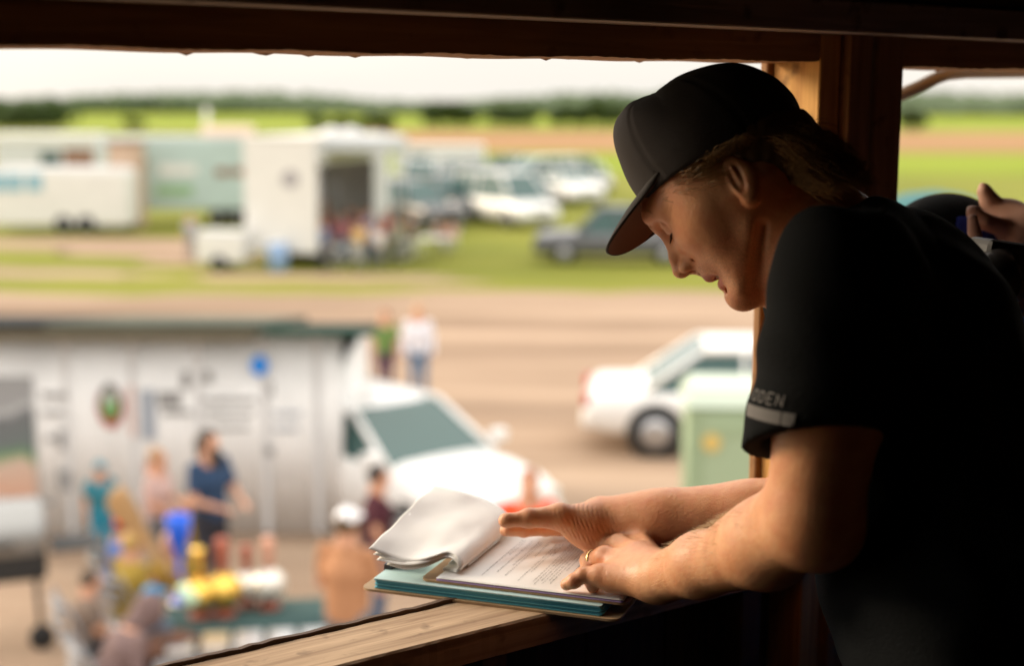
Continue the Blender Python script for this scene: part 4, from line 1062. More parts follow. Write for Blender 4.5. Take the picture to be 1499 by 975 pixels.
def tree(seed, H_, Rr):
    q = random.Random(seed); t = empty('tree', (0, 0, 0)); mb = MB()
    mb.tube([(0, 0, 0), (q.uniform(-.1, .1), 0, H_ * .3), (q.uniform(-.3, .3), q.uniform(-.2, .2), H_ * .75)], [H_ * .035, H_ * .025, H_ * .008], 7)
    for k in range(5):
        a = q.uniform(0, 6.28); z0 = H_ * q.uniform(.25, .5)
        mb.tube([(0, 0, z0), (math.cos(a) * Rr * .5, math.sin(a) * Rr * .5, z0 + H_ * .22)], [H_ * .014, H_ * .005], 5)
    mb.build('trunk', m_bark, t)
    V, Fc = [], []
    lob = [(q.uniform(-.5, .5) * Rr, q.uniform(-.5, .5) * Rr, H_ * q.uniform(.42, .85), q.uniform(.35, .6) * Rr) for _ in range(9)]
    for lx, ly, lz, lr in lob:
        for _ in range(85):
            d = Vector((q.gauss(0, 1), q.gauss(0, 1), q.gauss(0, .9))).normalized() * lr * q.uniform(.55, 1.08)
            c = Vector((lx, ly, lz)) + d; a = Vector((q.gauss(0, 1), q.gauss(0, 1), q.gauss(0, 1))).normalized(); b_ = a.orthogonal().normalized(); s_ = Rr * q.uniform(.06, .13)
            i0 = len(V); V += [c + a * s_, c + b_ * s_, c - a * s_, c - b_ * s_ * .7]; Fc.append((i0, i0 + 1, i0 + 2, i0 + 3))
    mesh_obj('crown', V, Fc, m_leaf, t, False); return t
protos = [tree(i, 5.5, 2.6) for i in range(4)]
used = [0] * 4
def put_tree(u, D, s_, label, group, ix):
    k = ix % 4; o = protos[k] if not used[k] else copy_tree(protos[k]); used[k] = 1
    p_ = F(u, D); o.location = p_; o.scale = (s_ * 1.25, s_ * 1.25, s_); o.rotation_euler.z = ix * 1.7
    tag(o, label, 'tree', group)
ix = 0
for (u0, u1, n_, D, s_, lab, grp) in (
    (622, 692, 7, 330, 1.0, 'dark bushy tree in the first clump beyond the ploughed strip', 'trees in the first clump'),
    (722, 780, 6, 332, 1.05, 'dark bushy tree in the middle clump beyond the ploughed strip', 'trees in the middle clump'),
    (812, 905, 9, 335, 1.1, 'dark bushy tree in the long clump beside the cap', 'trees in the long clump'),
    (-10, 92, 10, 262, 0.95, 'dark green tree at the far left field edge', 'trees at the far left'),
    (180, 212, 2, 290, 0.55, 'small bush standing in the left field', 'small bushes in the left field'),
    (455, 575, 7, 250, 0.62, 'low green bush behind the white trailer awning', 'bushes behind the trailer'),
    (1322, 1350, 3, 300, 0.8, 'tree in the field seen through the right opening', 'trees through the right opening')):
    for i in range(n_):
        ordn = ['leftmost', 'second', 'third', 'fourth', 'fifth', 'sixth', 'seventh', 'eighth', 'ninth', 'tenth'][i]
        put_tree(u0 + (u1 - u0) * (i + .5) / n_ + random.uniform(-3, 3), D + random.uniform(-5, 5), s_ * random.uniform(.8, 1.15), (ordn if i == 0 else ordn + ' from the left,') + ' ' + lab, grp, ix); ix += 1
# far woods along the horizon
V, Fc = [], []
bmx = bmesh.new(); bmesh.ops.create_icosphere(bmx, subdivisions=1, radius=1.0); iv = [v_.co.copy() for v_ in bmx.verts]; ifc = [[v_.index for v_ in f_.verts] for f_ in bmx.faces]; bmx.free()
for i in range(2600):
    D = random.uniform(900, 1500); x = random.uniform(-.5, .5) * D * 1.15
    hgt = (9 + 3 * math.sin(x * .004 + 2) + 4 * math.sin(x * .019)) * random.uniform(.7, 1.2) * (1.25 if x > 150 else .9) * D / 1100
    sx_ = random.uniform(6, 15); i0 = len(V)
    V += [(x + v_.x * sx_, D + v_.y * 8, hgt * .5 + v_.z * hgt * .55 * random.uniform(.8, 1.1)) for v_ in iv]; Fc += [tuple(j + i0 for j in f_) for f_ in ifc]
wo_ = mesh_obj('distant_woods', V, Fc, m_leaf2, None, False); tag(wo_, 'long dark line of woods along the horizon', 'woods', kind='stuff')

# ================================================================== vehicles
m_tyre = principled('tyre_rubber', (0.02, 0.02, 0.02), 0.85)
m_rim = principled('rim', (0.45, 0.45, 0.46), 0.35, 0.8)
m_glass = principled('car_glass', (0.03, 0.085, 0.08), 0.08, spec=0.6)
m_lamp = principled('lamp_glass', (0.75, 0.75, 0.72), 0.1)
m_red = principled('red_lens', (0.45, 0.02, 0.02), 0.2)
m_trim = principled('black_trim', (0.03, 0.03, 0.03), 0.6)
def paint(name, c): return principled('paint_' + name, c, 0.28, spec=0.5, coat=0.6)
def car(kind, loc, rz, mat, label, group=None, sc=1.0):
    """heading is +X in the vehicle's own frame"""
    t = empty('parked_' + {'sedan': 'car', 'suv': 'suv', 'pickup': 'pickup', 'van': 'van', 'wagon': 'car'}[kind], loc, rz, label, {'sedan': 'car', 'suv': 'suv', 'pickup': 'pickup truck', 'van': 'van', 'wagon': 'car'}[kind], group)
    L_, Wd, belt, roof = {'sedan': (4.8, 1.82, .95, 1.45), 'suv': (4.9, 1.92, 1.12, 1.82), 'pickup': (5.6, 1.95, 1.10, 1.85), 'wagon': (4.9, 1.9, 1.12, 1.60), 'van': (5.3, 1.95, 1.15, 2.05)}[kind]
    L_, Wd, belt, roof = L_ * sc, Wd * sc, belt * sc, roof * sc
    prof = {'sedan': [(-.5, .62), (-.485, .86), (-.46, .98), (-.30, 1.0), (.0, .97), (.20, .95), (.40, .84), (.475, .72), (.5, .55)],
            'suv': [(-.5, .60), (-.49, .95), (-.47, 1.02), (-.2, 1.0), (.18, .98), (.22, .97), (.42, .90), (.48, .80), (.5, .60)],
            'pickup': [(-.5, .60), (-.495, 1.0), (-.3, 1.0), (0, 1.0), (.2, .98), (.26, .97), (.45, .93), (.49, .84), (.5, .60)],
            'wagon': [(-.5, .60), (-.49, .92), (-.47, 1.0), (.12, .99), (.18, .98), (.30, .95), (.42, .87), (.48, .74), (.5, .58)],
            'van': [(-.5, .55), (-.49, .98), (-.3, 1.0), (.0, 1.0), (.3, .97), (.36, .90), (.46, .80), (.49, .70), (.5, .55)]}[kind]
    V, Fc, n_ = [], [], 20
    xs = np.concatenate([np.linspace(-.5, .5, 41)])
    for x in xs:
        zt = np.interp(x, [p[0] for p in prof], [p[1] for p in prof]) * belt; zb = .26 * sc + .10 * max(0, abs(x) - .42) / .08
        hw = Wd / 2 * (1 - .10 * max(0, (abs(x) - .36) / .14) ** 2.2 - .02)
        for k in range(n_):
            a = 2 * math.pi * k / n_; ca, sa = math.cos(a), math.sin(a); e = .38
            V.append((x * L_, hw * math.copysign(abs(ca) ** e, ca), (zt + zb) / 2 + (zt - zb) / 2 * math.copysign(abs(sa) ** e, sa)))
    for i in range(len(xs) - 1):
        for k in range(n_): k2 = (k + 1) % n_; Fc.append((i * n_ + k, (i + 1) * n_ + k, (i + 1) * n_ + k2, i * n_ + k2))
    Fc += [tuple(range(n_)), tuple((len(xs) - 1) * n_ + k for k in range(n_))[::-1]]
    mesh_obj('body', V, Fc, mat, t)
    cab = {'sedan': [(-.33, 0), (-.16, 1), (.08, 1), (.25, 0)], 'suv': [(-.485, 0), (-.44, 1), (.07, 1), (.22, 0)], 'pickup': [(-.14, 0), (-.12, 1), (.10, 1), (.24, 0)], 'van': [(-.49, 0), (-.47, 1), (.16, 1), (.34, 0)], 'wagon': [(-.485, 0), (-.42, 1), (.02, 1), (.22, 0)]}[kind]
    def cpt(x, zf, s): return (x * L_, s * (Wd / 2 * (.90 - .17 * zf)), belt * .93 + (roof - belt * .93) * zf)
    V = [cpt(x, z_, s) for s in (-1, 1) for x, z_ in cab]
    mesh_obj('windows', V, [(0, 1, 2, 3), (7, 6, 5, 4), (0, 4, 5, 1), (1, 5, 6, 2), (2, 6, 7, 3), (3, 7, 4, 0)], m_glass, t, False)
    rb_ = MB(); zt = roof
    x0, x1 = cab[1][0] * L_, cab[2][0] * L_
    rbm = mesh_obj('roof', [((x0 + (x1 - x0) * i / 8), Wd * .375 * math.sin(-math.pi / 2 + math.pi * j / 8), zt - .02 + .055 * math.cos((i / 8 - .5) * 2.6) * (.55 + .45 * math.cos((j / 8 - .5) * math.pi)) ) for i in range(9) for j in range(9)] , [(i * 9 + j, (i + 1) * 9 + j, (i + 1) * 9 + j + 1, i * 9 + j + 1) for i in range(8) for j in range(8)], mat, t)
    md_ = rbm.modifiers.new('solid', 'SOLIDIFY'); md_.thickness = .05; md_.offset = -1
    for s in (-1, 1):
        pb = MB()
        for a_, b_ in ((0, 1), (2, 3)): pb.tube([Vector(cpt(*cab[a_], s)), Vector(cpt(*cab[b_], s))], .045, 6)
        pb.tube([Vector(cpt(*cab[1], s)), Vector(cpt(*cab[2], s))], .05, 6)
        xm = (cab[1][0] + cab[2][0]) / 2; pb.tube([Vector(cpt(xm, 0, s)), Vector(cpt(xm, 1, s))], .04, 6)
        if kind in ('suv', 'van', 'wagon'): pb.tube([Vector(cpt(-.27, 0, s)), Vector(cpt(-.27, 1, s))], .045, 6)
        pb.build('window_frame', mat, t, True)
        mm_ = MB().box((cab[3][0] * L_ - .12, s * (Wd / 2 + .09), belt + .06), (.14, .22, .16)); mm_.build('mirror', mat, t, bevel=.03)
        hl_ = MB().box((L_ * .475, s * Wd * .34, belt * .66), (.16, .34, .15)); hl_.build('headlight', m_lamp, t, bevel=.03)
        MB().box((-L_ * .488, s * Wd * .38, belt * .80), (.10, .24, .20)).build('taillight', m_red, t, bevel=.02)
        for x in (-.29, .31):
            w_ = empty('wheel', (x * L_, s * (Wd / 2 - .10), .34 * sc)); w_.parent = t
            M_ = Matrix.Rotation(R(90), 4, 'X'); r0 = .34 * sc
            MB().lathe([(r0 * .6, -.12), (r0 * .93, -.12), (r0, -.08), (r0, .08), (r0 * .93, .12), (r0 * .6, .12)], n=24, M=M_).build('tyre', m_tyre, w_, True)
            MB().lathe([(.02, -.128), (r0 * .3, -.135), (r0 * .62, -.126), (r0 * .62, .126), (r0 * .3, .135), (.02, .128)], n=20, M=M_).build('rim', m_rim, w_, True)
            MB().lathe([(r0 * 1.02, -.115), (r0 * 1.17, -.115), (r0 * 1.17, .115), (r0 * 1.02, .115)], c=(x * L_, s * (Wd / 2 - .135), .36 * sc), n=24, M=M_).build('wheel_arch', m_trim, t, True)
    gb = MB().box((L_ * .497, 0, belt * .62), (.05, Wd * .42, .14)); gb.build('grille', m_trim, t, bevel=.01)
    MB().box((L_ * .487, 0, .40 * sc), (.14, Wd * .84, .16)).build('bumper', mat if kind != 'pickup' else m_rim, t, bevel=.05)
    MB().box((-L_ * .487, 0, .42 * sc), (.14, Wd * .84, .16)).build('bumper', mat if kind != 'pickup' else m_rim, t, bevel=.05)
    if kind == 'pickup':
        MB().box((-L_ * .32, 0, belt + .003), (L_ * .33, Wd * .78, .02)).build('truck_bed', m_trim, t)
    return t
white = paint('white', (0.80, 0.79, 0.77)); silver = paint('silver', (0.50, 0.51, 0.52)); dgrey = paint('dark_grey', (0.09, 0.09, 0.10)); black = paint('black', (0.025, 0.025, 0.03)); grey = paint('grey', (0.20, 0.21, 0.22))
car('wagon', F(578, 17.5), R(-49), white, 'white vehicle with teal windshield parked beside the painted shed', sc=0.94)
c2 = F(920, 20.6); car('sedan', (3.75, 21.6, 0), R(-4), white, 'white sedan parked on the dirt behind the green portable toilet', sc=1.1)
row = 'vehicles parked on the grass'
car('pickup', F(903, 48.0), R(176), dgrey, 'dark grey pickup truck parked alone on the grass nearest the man', row)
for u, D, k_, rz, m_, lb in ((606, 61.0, 'suv', -52, black, 'black vehicle nearest to the white trailer crowd'), (655, 66.0, 'suv', -58, black, 'second black vehicle, right behind the nearest one'),
        (700, 68.0, 'suv', -62, dgrey, 'dark grey vehicle just left of the white van'), (740, 63.5, 'van', -58, white, 'white van at the front of the parked row'),
        (798, 83.0, 'van', -150, white, 'tall white van in the back of the parked row'), (836, 78.0, 'wagon', -72, white, 'white low vehicle furthest right in the back row'),
        (578, 73.0, 'sedan', -60, silver, 'silver vehicle tucked beside the awning posts'), (622, 77.0, 'van', -95, white, 'white van behind the two black vehicles'),
        (668, 84.0, 'suv', -100, silver, 'silver vehicle in front of the long pale camper'), (706, 80.0, 'suv', -70, black, 'black vehicle in the middle of the back row'),
        (745, 92.0, 'pickup', -40, grey, 'grey pickup in the gap behind the parked row'), (768, 74.0, 'sedan', -65, dgrey, 'dark low car between the white van and the back row'),
        (862, 90.0, 'sedan', -80, silver, 'small silver car at the right end behind the white low vehicle')):
    car(k_, F(u, D), R(rz), m_, lb, row, sc=1.12)

# ================================================================== trailers and boxes in the paddock
m_wht = principled('white_panel', (0.72, 0.71, 0.68), 0.5, var=0.04, vscale=2)
m_wht2 = principled('grey_white_panel', (0.60, 0.61, 0.62), 0.55, var=0.05, vscale=2)
m_tealp = principled('pale_teal_panel', (0.42, 0.53, 0.51), 0.5, var=0.05, vscale=2)
m_tan = principled('tan_panel', (0.50, 0.36, 0.26), 0.7, var=0.06, vscale=3)
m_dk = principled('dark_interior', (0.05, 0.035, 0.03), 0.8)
m_brown = principled('brown_panel', (0.25, 0.13, 0.08), 0.7)
m_lgrey = principled('light_grey_canvas', (0.50, 0.54, 0.57), 0.7)
def wheels(t, xs_, y, r=.38, w_=.25):
    for x in xs_:
        for s in (-1, 1):
            wh = empty('wheel', (x, s * y, r)); wh.parent = t; M_ = Matrix.Rotation(R(90), 4, 'X')
            MB().lathe([(r * .55, -w_ / 2), (r, -w_ / 2), (r, w_ / 2), (r * .55, w_ / 2)], n=20, M=M_).build('tyre', m_tyre, wh, True)
            MB().lathe([(.02, -w_ / 2 - .01), (r * .56, -w_ / 2 + .01), (r * .56, w_ / 2 - .01), (.02, w_ / 2 + .01)], n=16, M=M_).build('rim', m_rim, wh, True)
# tall white race trailer, its end towards us and its open side on the right
p_ = F(452, 45.5)
t = empty('box_trailer', (p_.x, p_.y + 3.4, 0), R(76), 'tall white box trailer with its open side under a grey awning', 'trailer')
Lt, Wt, Ht, zb = 7.0, 2.5, 4.15, .55
b = MB(); b.box((-Lt / 2 + .03, 0, zb + (Ht - zb) / 2), (.06, Wt, Ht - zb)); b.box((0, Wt / 2 - .03, zb + (Ht - zb) / 2), (Lt - .13, .06, Ht - zb)); b.box((Lt / 2 - .03, 0, zb + (Ht - zb) / 2), (.06, Wt, Ht - zb)); b.box((0, 0, zb + .05), (Lt - .13, Wt - .13, .1))
b.build('shell', m_wht, t)
MB().box((0, 0, Ht + .05), (Lt + .05, Wt + .05, .1)).build('roof', m_wht, t, bevel=.03)
b = MB(); b.box((Lt * .38, -Wt / 2 + .03, zb + (Ht - zb) / 2), (Lt * .24 - .1, .06, Ht - zb - .01)); b.box((-Lt * .12, -Wt / 2 + .03, Ht - .4), (Lt * .76, .055, .78)); b.build('side_panel', m_wht2, t)
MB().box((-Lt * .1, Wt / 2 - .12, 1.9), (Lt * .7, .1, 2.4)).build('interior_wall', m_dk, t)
[MB().box((x, .2, 1.3), (.5, .5, 1.4)).build('cabinet', m_brown, t) for x in (-1.5, .2)]
MB().lathe([(.01, 0), (.28, 0), (.28, .02), (.01, .02)], c=(-Lt / 2 - .002, -.35, 2.9), n=24, M=Matrix.Rotation(R(-90), 4, 'Y')).build('round_emblem', principled('emblem_grey', (.35, .33, .35), .6), t)
wheels(t, (-1.2, -.3, .6), Wt / 2 - .2)
t = empty('awning', (F(530, 47.0).x, 48.0, 0), R(0), 'flat light grey awning on thin poles beside the white trailer', 'awning')
MB().box((0, 0, 3.98), (2.6, 4.4, .42)).build('canopy', m_lgrey, t, bevel=.05)
for x in (-1.2, 1.2):
    for y in (-2.1, 2.1): MB().tube([(x, y, 0), (x, y, 3.8)], .04, 8).build('pole', m_rim, t, True)
b = MB(); [b.lathe([(.02, 0), (.42, 0), (.36, .22), (.02, .34)], c=(x, -1.2, 4.19), n=16) for x in (-.9, -.3)]
b.build('roof_vent', m_wht, t)
# pale teal long trailer
p_ = F(262, 62); t = empty('stock_trailer', (p_.x, p_.y + 1.3, 0), R(2), 'long pale teal trailer with a strip of small windows', 'trailer')
MB().box((0, 0, 2.25), (6.6, 2.5, 3.1)).build('body', m_tealp, t, bevel=.08)
MB().box((0, 0, 3.84), (6.5, 2.4, .1)).build('roof', m_wht2, t)
for x in (-2.3, -1.6, 1.9, 2.6): MB().box((x, -1.26, 2.35 if x > 0 else 2.75), (.55, .03, .36)).build('window', m_brown, t)
MB().box((-.2, -1.265, 1.55), (1.6, .03, .45)).build('green_stripe', principled('green_stripe', (.25, .42, .22), .6), t)
MB().box((.0, -1.262, 2.45), (1.6, .03, .4)).build('white_stripe', m_wht, t)
wheels(t, (1.6, 2.5), 1.1); MB().box((-2.7, 0, .45), (.3, 1.2, .7)).build('landing_leg', m_dk, t)
b = MB(); b.box((2.0, .1, 4.1), (2.1, 1.6, .45)); b.build('roof_box', principled('peach_panel', (.75, .58, .46), .5), t, bevel=.06)
p_ = F(184, 60); t = empty('wooden_shed', (p_.x, p_.y, 0), 0, 'narrow tan wooden shed between the two pale trailers', 'shed')
MB().box((0, .6, 1.85), (1.25, 1.2, 3.5)).build('walls', m_tan, t); MB().box((0, .6, 3.66), (1.4, 1.4, .1)).build('roof', m_brown, t)
MB().box((0, -.02, 1.3), (.8, .04, 2.1)).build('door', m_tan, t)
p_ = F(86, 58); t = empty('cargo_trailer', (p_.x, p_.y + 1.2, 0), R(1), 'low white cargo trailer at the far left of the paddock', 'trailer')
MB().box((0, 0, 1.45), (5.6, 2.3, 2.3)).build('body', m_wht, t, bevel=.12); MB().box((.0, 0, 2.64), (5.2, 2.1, .08)).build('roof', m_wht2, t)
for x in (-2.4, -1.7, -.9): MB().box((x, -1.17, 2.1), (.6, .04, .7)).build('window', principled('blue_glass', (.25, .45, .55), .2), t)
wheels(t, (.2, 1.1), 1.05)
p_ = F(70, 76); t = empty('camper', (p_.x, p_.y + 1.5, 0), 0, 'camper with bright roof and brown end behind the cargo trailer', 'camper')
MB().box((0, 0, 1.9), (5.6, 2.5, 2.6)).build('body', m_wht2, t, bevel=.1); MB().box((-.2, 0, 3.45), (5.7, 2.6, .5)).build('roof', m_wht, t, bevel=.12)
MB().box((1.7, -1.27, 2.4), (1.6, .05, 1.0)).build('brown_panel', m_brown, t); MB().box((0.2, -1.27, 2.3), (1.1, .05, .9)).build('window', m_glass, t); wheels(t, (0, .9), 1.1)
p_ = F(645, 104); t = empty('camper', (p_.x, p_.y + 1.5, 0), 0, 'long pale camper standing behind the parked vehicles', 'camper')
MB().box((0, 0, 1.3), (6.4, 2.5, 1.5)).build('body', m_wht2, t, bevel=.1); MB().box((0, 0, 2.25), (6.4, 2.6, .35)).build('roof', m_wht, t, bevel=.12); MB().box((-1.5, -1.27, 1.5), (1.3, .05, .6)).build('window', m_glass, t); wheels(t, (0.3, 1.3), 1.1)
p_ = F(324, 44.8); t = empty('small_trailer', (p_.x, p_.y + .6, 0), R(-6), 'small white boxy trailer standing on the grass before the teal trailer', 'trailer')
MB().box((0, 0, .72), (1.55, 1.1, .95)).build('box', m_wht, t, bevel=.12); MB().box((0, 0, 1.22), (1.5, 1.05, .06)).build('lid', m_wht2, t, bevel=.02); wheels(t, (0,), .6, .26, .16)
MB().tube([(.7, 0, .35), (1.5, 0, .35)], .04, 8).build('tow_bar', m_dk, t, True)
p_ = F(408, 45); t = empty('water_barrel', (p_.x, p_.y, 0), 0, 'blue and white barrel beside the corner of the white trailer', 'barrel')
MB().lathe([(.28, 0), (.31, .04), (.31, .45), (.33, .48), (.31, .51), (.31, .85), (.27, .92)], n=20).build('body', principled('barrel_blue', (.25, .38, .60), .5), t, True)
MB().lathe([(.26, .92), (.26, .96), (.05, 1.0)], n=20).build('lid', m_wht, t, True)
p_ = F(304, 200); t = empty('pole', (p_.x, p_.y, 0), 0, 'thin white pole standing far out in the left field', 'pole')
MB().tube([(0, 0, 0), (0, 0, 5)], .35, 8).build('mast', m_wht, t, True)

# ================================================================== painted shed on the left
t = empty('painted_shed', (0, 0, 0), 0, 'white painted shed with posters and faded lettering and a dark roof', 'shed')
DS = 16.9
def wl(u, z): return F(u, DS, z)
xl, xr, xm = F(-330, DS).x, F(502, DS - .25).x, F(388, DS).x
m_corr = principled('white_painted_sheet', (0.78, 0.785, 0.78), 1.0, spec=0.05, var=0.10, vscale=1.6)
V, Fc = [], []
# corrugated front wall
n_ = 400
for i in range(n_ + 1):
    x = xl + (xr - xl) * i / n_; y = DS + .012 * math.sin(x * 40)
    V += [(x, y, 0), (x, y, 2.55)]
Fc = [(2 * i, 2 * i + 2, 2 * i + 3, 2 * i + 1) for i in range(n_)]
o = mesh_obj('wall', V, Fc, m_corr, t); o.modifiers.new('s', 'SOLIDIFY').thickness = -.03
MB().box((xr - .03, DS + 1.6, 1.03), (.05, 3.1, 2.06)).build('wall', m_corr, t)
MB().box((xl - .03, DS + 1.6, 1.03), (.06, 3.1, 2.06)).build('wall', m_corr, t)
MB().box(((xl + xr) / 2, DS + 3.2, 1.03), (xr - xl, .06, 2.06)).build('wall', m_corr, t)
m_roofd = principled('dark_roofing', (0.022, 0.026, 0.028), 0.9, spec=.2, var=0.25, vscale=.8); m_roofg = principled('grey_green_roofing', (0.085, 0.095, 0.075), 0.9, spec=.2, var=0.15, vscale=2); m_green = principled('green_edge', (0.018, 0.062, 0.045), 0.8, spec=.2)
m_fasc = principled('ochre_fascia', (0.12, 0.10, 0.06), 0.7)
def slopebox(x0, x1, y0, y1, z0, z1, th, name, mat):
    V = [(x0, y0, z0), (x1, y0, z0), (x1, y1, z1), (x0, y1, z1)]; V += [(a, b_, c - th) for a, b_, c in V]
    mesh_obj(name, V, [(0, 1, 2, 3), (7, 6, 5, 4), (0, 4, 5, 1), (1, 5, 6, 2), (2, 6, 7, 3), (3, 7, 4, 0)], mat, t, False)
xk = F(95, DS).x
slopebox(xl - .2, xk, DS - .35, DS + 3.4, 2.66, 2.20, .09, 'roof', m_roofd)
slopebox(xk + .005, xm + .1, DS - .35, DS + 3.4, 2.665, 2.205, .09, 'roof', m_roofg)
slopebox(xm + .11, xr + .42, DS - .35, DS + 1.0, 2.60, 2.42, .05, 'roof', m_green)
slopebox(xm + .11, xr + .10, DS + 1.01, DS + 3.4, 2.41, 2.10, .05, 'roof', m_roofd)
MB().box(((xm + xr + .5) / 2, DS - .37, 2.565), (xr - xm + .33, .03, .07)).build('green_trim', m_green, t)
MB().box(((xl + xm) / 2, DS - .34, 2.52), (xm - xl, .03, .10)).build('fascia', m_fasc, t)
for u in (-20, 110, 205, 300, 395, 470): MB().box((F(u, DS).x, DS - .035, 1.26), (.07, .03, 2.5)).build('joint_strip', m_wht2, t)
def poster(u0, u1, v0, v1, name, mat, y=DS - .05, parent=t):
    def pt(u, v):
        r_ = ray(u, v); q = EYE + r_ * (y / r_.y); return q
    a, b_ = pt((u0 + u1) / 2, v0), pt((u0 + u1) / 2, v1); xa, xb = pt(u0, (v0 + v1) / 2).x, pt(u1, (v0 + v1) / 2).x
    return MB().box(((xa + xb) / 2, y, (a.z + b_.z) / 2), (xb - xa, .012, a.z - b_.z)).build(name, mat, parent)
def poster_mat():
    m = bpy.data.materials.new('landscape_poster'); m.use_nodes = True; tt = m.node_tree; b = tt.nodes['Principled BSDF']
    tcn = tt.nodes.new('ShaderNodeTexCoord'); n = tt.nodes.new('ShaderNodeTexNoise'); n.inputs['Scale'].default_value = 1.6; n.inputs['Detail'].default_value = 3
    sp_ = tt.nodes.new('ShaderNodeSeparateXYZ'); tt.links.new(tcn.outputs['Generated'], sp_.inputs[0]); tt.links.new(tcn.outputs['Generated'], n.inputs['Vector'])
    ad = tt.nodes.new('ShaderNodeMath'); ad.operation = 'MULTIPLY_ADD'; ad.inputs[1].default_value = .35; tt.links.new(n.outputs['Fac'], ad.inputs[0]); tt.links.new(sp_.outputs['Z'], ad.inputs[2])
    r = tt.nodes.new('ShaderNodeValToRGB'); cr_ = r.color_ramp; cr_.elements[0].position = .2; cr_.elements[0].color = (.50, .46, .44, 1)
    for pos, c in ((.38, (.55, .50, .47)), (.45, (.58, .34, .24)), (.62, (.55, .42, .34)), (.68, (.12, .26, .12)), (.74, (.13, .16, .16)), (.92, (.14, .15, .16)), (.98, (.45, .47, .48))):
        e = cr_.elements.new(pos); e.color = (*c, 1)
    cr_.elements[-1].color = (.30, .31, .32, 1)
    tt.links.new(ad.outputs[0], r.inputs['Fac']); tt.links.new(r.outputs['Color'], b.inputs['Base Color']); b.inputs['Roughness'].default_value = .6
    return m
poster(-40, 54, 553, 790, 'landscape_poster', poster_mat())
mg = principled('faded_grey_lettering', (.27, .27, .27), .8); mb_ = principled('faded_blue_grey_patch', (.32, .36, .42), .8); mp_ = principled('faded_pink_patch', (.58, .42, .38), .8)
for u0, u1, v0, v1, q in ((62, 100, 577, 585, mg), (62, 92, 603, 609, mg), (86, 97, 632, 660, mg), (68, 82, 640, 648, mg), (86, 106, 690, 720, mg), (64, 84, 735, 741, mg),
                         (232, 266, 575, 596, mg), (240, 282, 602, 609, mg), (208, 228, 572, 645, mb_), (190, 199, 565, 640, mp_), (300, 375, 584, 590, mg), (304, 372, 604, 610, mg), (318, 366, 625, 630, mg),
                         (396, 400, 560, 580, mg), (388, 402, 655, 668, mg), (402, 442, 604, 609, mb_), (402, 438, 626, 631, mb_), (266, 278, 545, 570, mg), (300, 312, 545, 562, mg), (222, 236, 690, 735, mp_), (214, 226, 680, 695, principled('faded_red', (.55, .25, .18), .8))):
    q_ = DS - .05
    poster(u0, u1, v0, v1, 'faded_lettering', q, y=DS - .05)
# round blue sign and oval emblem
def disc(u, v, rx, rz_, y, name, mat, off_=0.0):
    r_ = ray(u, v); q = EYE + r_ * (y / r_.y); M_ = Matrix.Rotation(R(90), 4, 'X') @ Matrix.Diagonal((rx, rz_, 1, 1))
    return MB().lathe([(.01, 0), (1, 0), (1, .012), (.01, .012)], c=(q.x, y - off_, q.z), n=28, M=M_).build(name, mat, t)
disc(381, 536, .10, .12, DS - .09, 'blue_disc', principled('bright_blue', (.0, .24, .80), .5))
disc(163, 596, .155, .27, DS - .06, 'oval_emblem', principled('emblem_red', (.42, .06, .04), .6)); disc(163, 590, .125, .23, DS - .06, 'oval_emblem_field', principled('emblem_dark', (.06, .06, .05), .6), .014)
disc(164, 594, .095, .16, DS - .06, 'oval_emblem_centre', principled('emblem_green', (.16, .36, .12), .6), .028); disc(163, 582, .06, .08, DS - .06, 'oval_emblem_top', principled('emblem_pale', (.55, .60, .55), .6), .042)

# ================================================================== portable toilet
p_ = F(1078, 15.0); t = empty('portable_toilet', (p_.x, p_.y, 0), R(-4), 'pale green portable toilet with a whitish translucent roof', 'toilet')
m_pg = principled('pale_green_plastic', (0.30, 0.40, 0.25), 0.6, var=0.04, vscale=2)
MB().box((0, .55, 1.03), (1.12, 1.12, 1.92)).build('cabin', m_pg, t, bevel=.03)
mesh_obj('roof', [(x, y, z_) for x, y, z_ in ((-.6, -.05, 2.0), (.6, -.05, 2.0), (.6, 1.15, 2.0), (-.6, 1.15, 2.0), (-.5, .1, 2.18), (.5, .1, 2.18), (.5, 1.0, 2.18), (-.5, 1.0, 2.18))],
         [(0, 1, 5, 4), (1, 2, 6, 5), (2, 3, 7, 6), (3, 0, 4, 7), (4, 5, 6, 7), (3, 2, 1, 0)], principled('milky_plastic', (.48, .56, .46), .4), t, False)
MB().box((0, -.025, 1.02), (.78, .03, 1.78)).build('door', principled('pale_green_door', (.33, .43, .28), .6), t, bevel=.01)
for z_ in (1.75, 1.0): MB().box((.0, -.045, z_), (.6, .015, .12)).build('door_vent', m_pg, t)
MB().lathe([(.01, 0), (.10, 0), (.10, .01), (.01, .01)], c=(-.30, -.055, 1.62), n=18, M=Matrix.Rotation(R(90), 4, 'X')).build('yellow_sticker', principled('yellow_sticker', (.62, .46, .14), .6), t)
for x in (-.5, .5): MB().box((x, .5, .04), (.1, 1.2, .08)).build('skid', m_trim, t)

# teal umbrella just outside the right-hand opening
p_ = F(1300, 6.2); t = empty('umbrella', (p_.x, p_.y, 0), 0, 'teal umbrella top showing over the man beside the post', 'umbrella')
MB().lathe([(.42, 4.64), (.38, 4.70), (.26, 4.78), (.12, 4.83), (.01, 4.845)], n=24).build('canopy', principled('teal_canvas', (.025, .12, .125), .7), t, True)
MB().tube([(0, 0, 0), (0, 0, 4.82)], .02, 8).build('pole', m_rim, t, True)
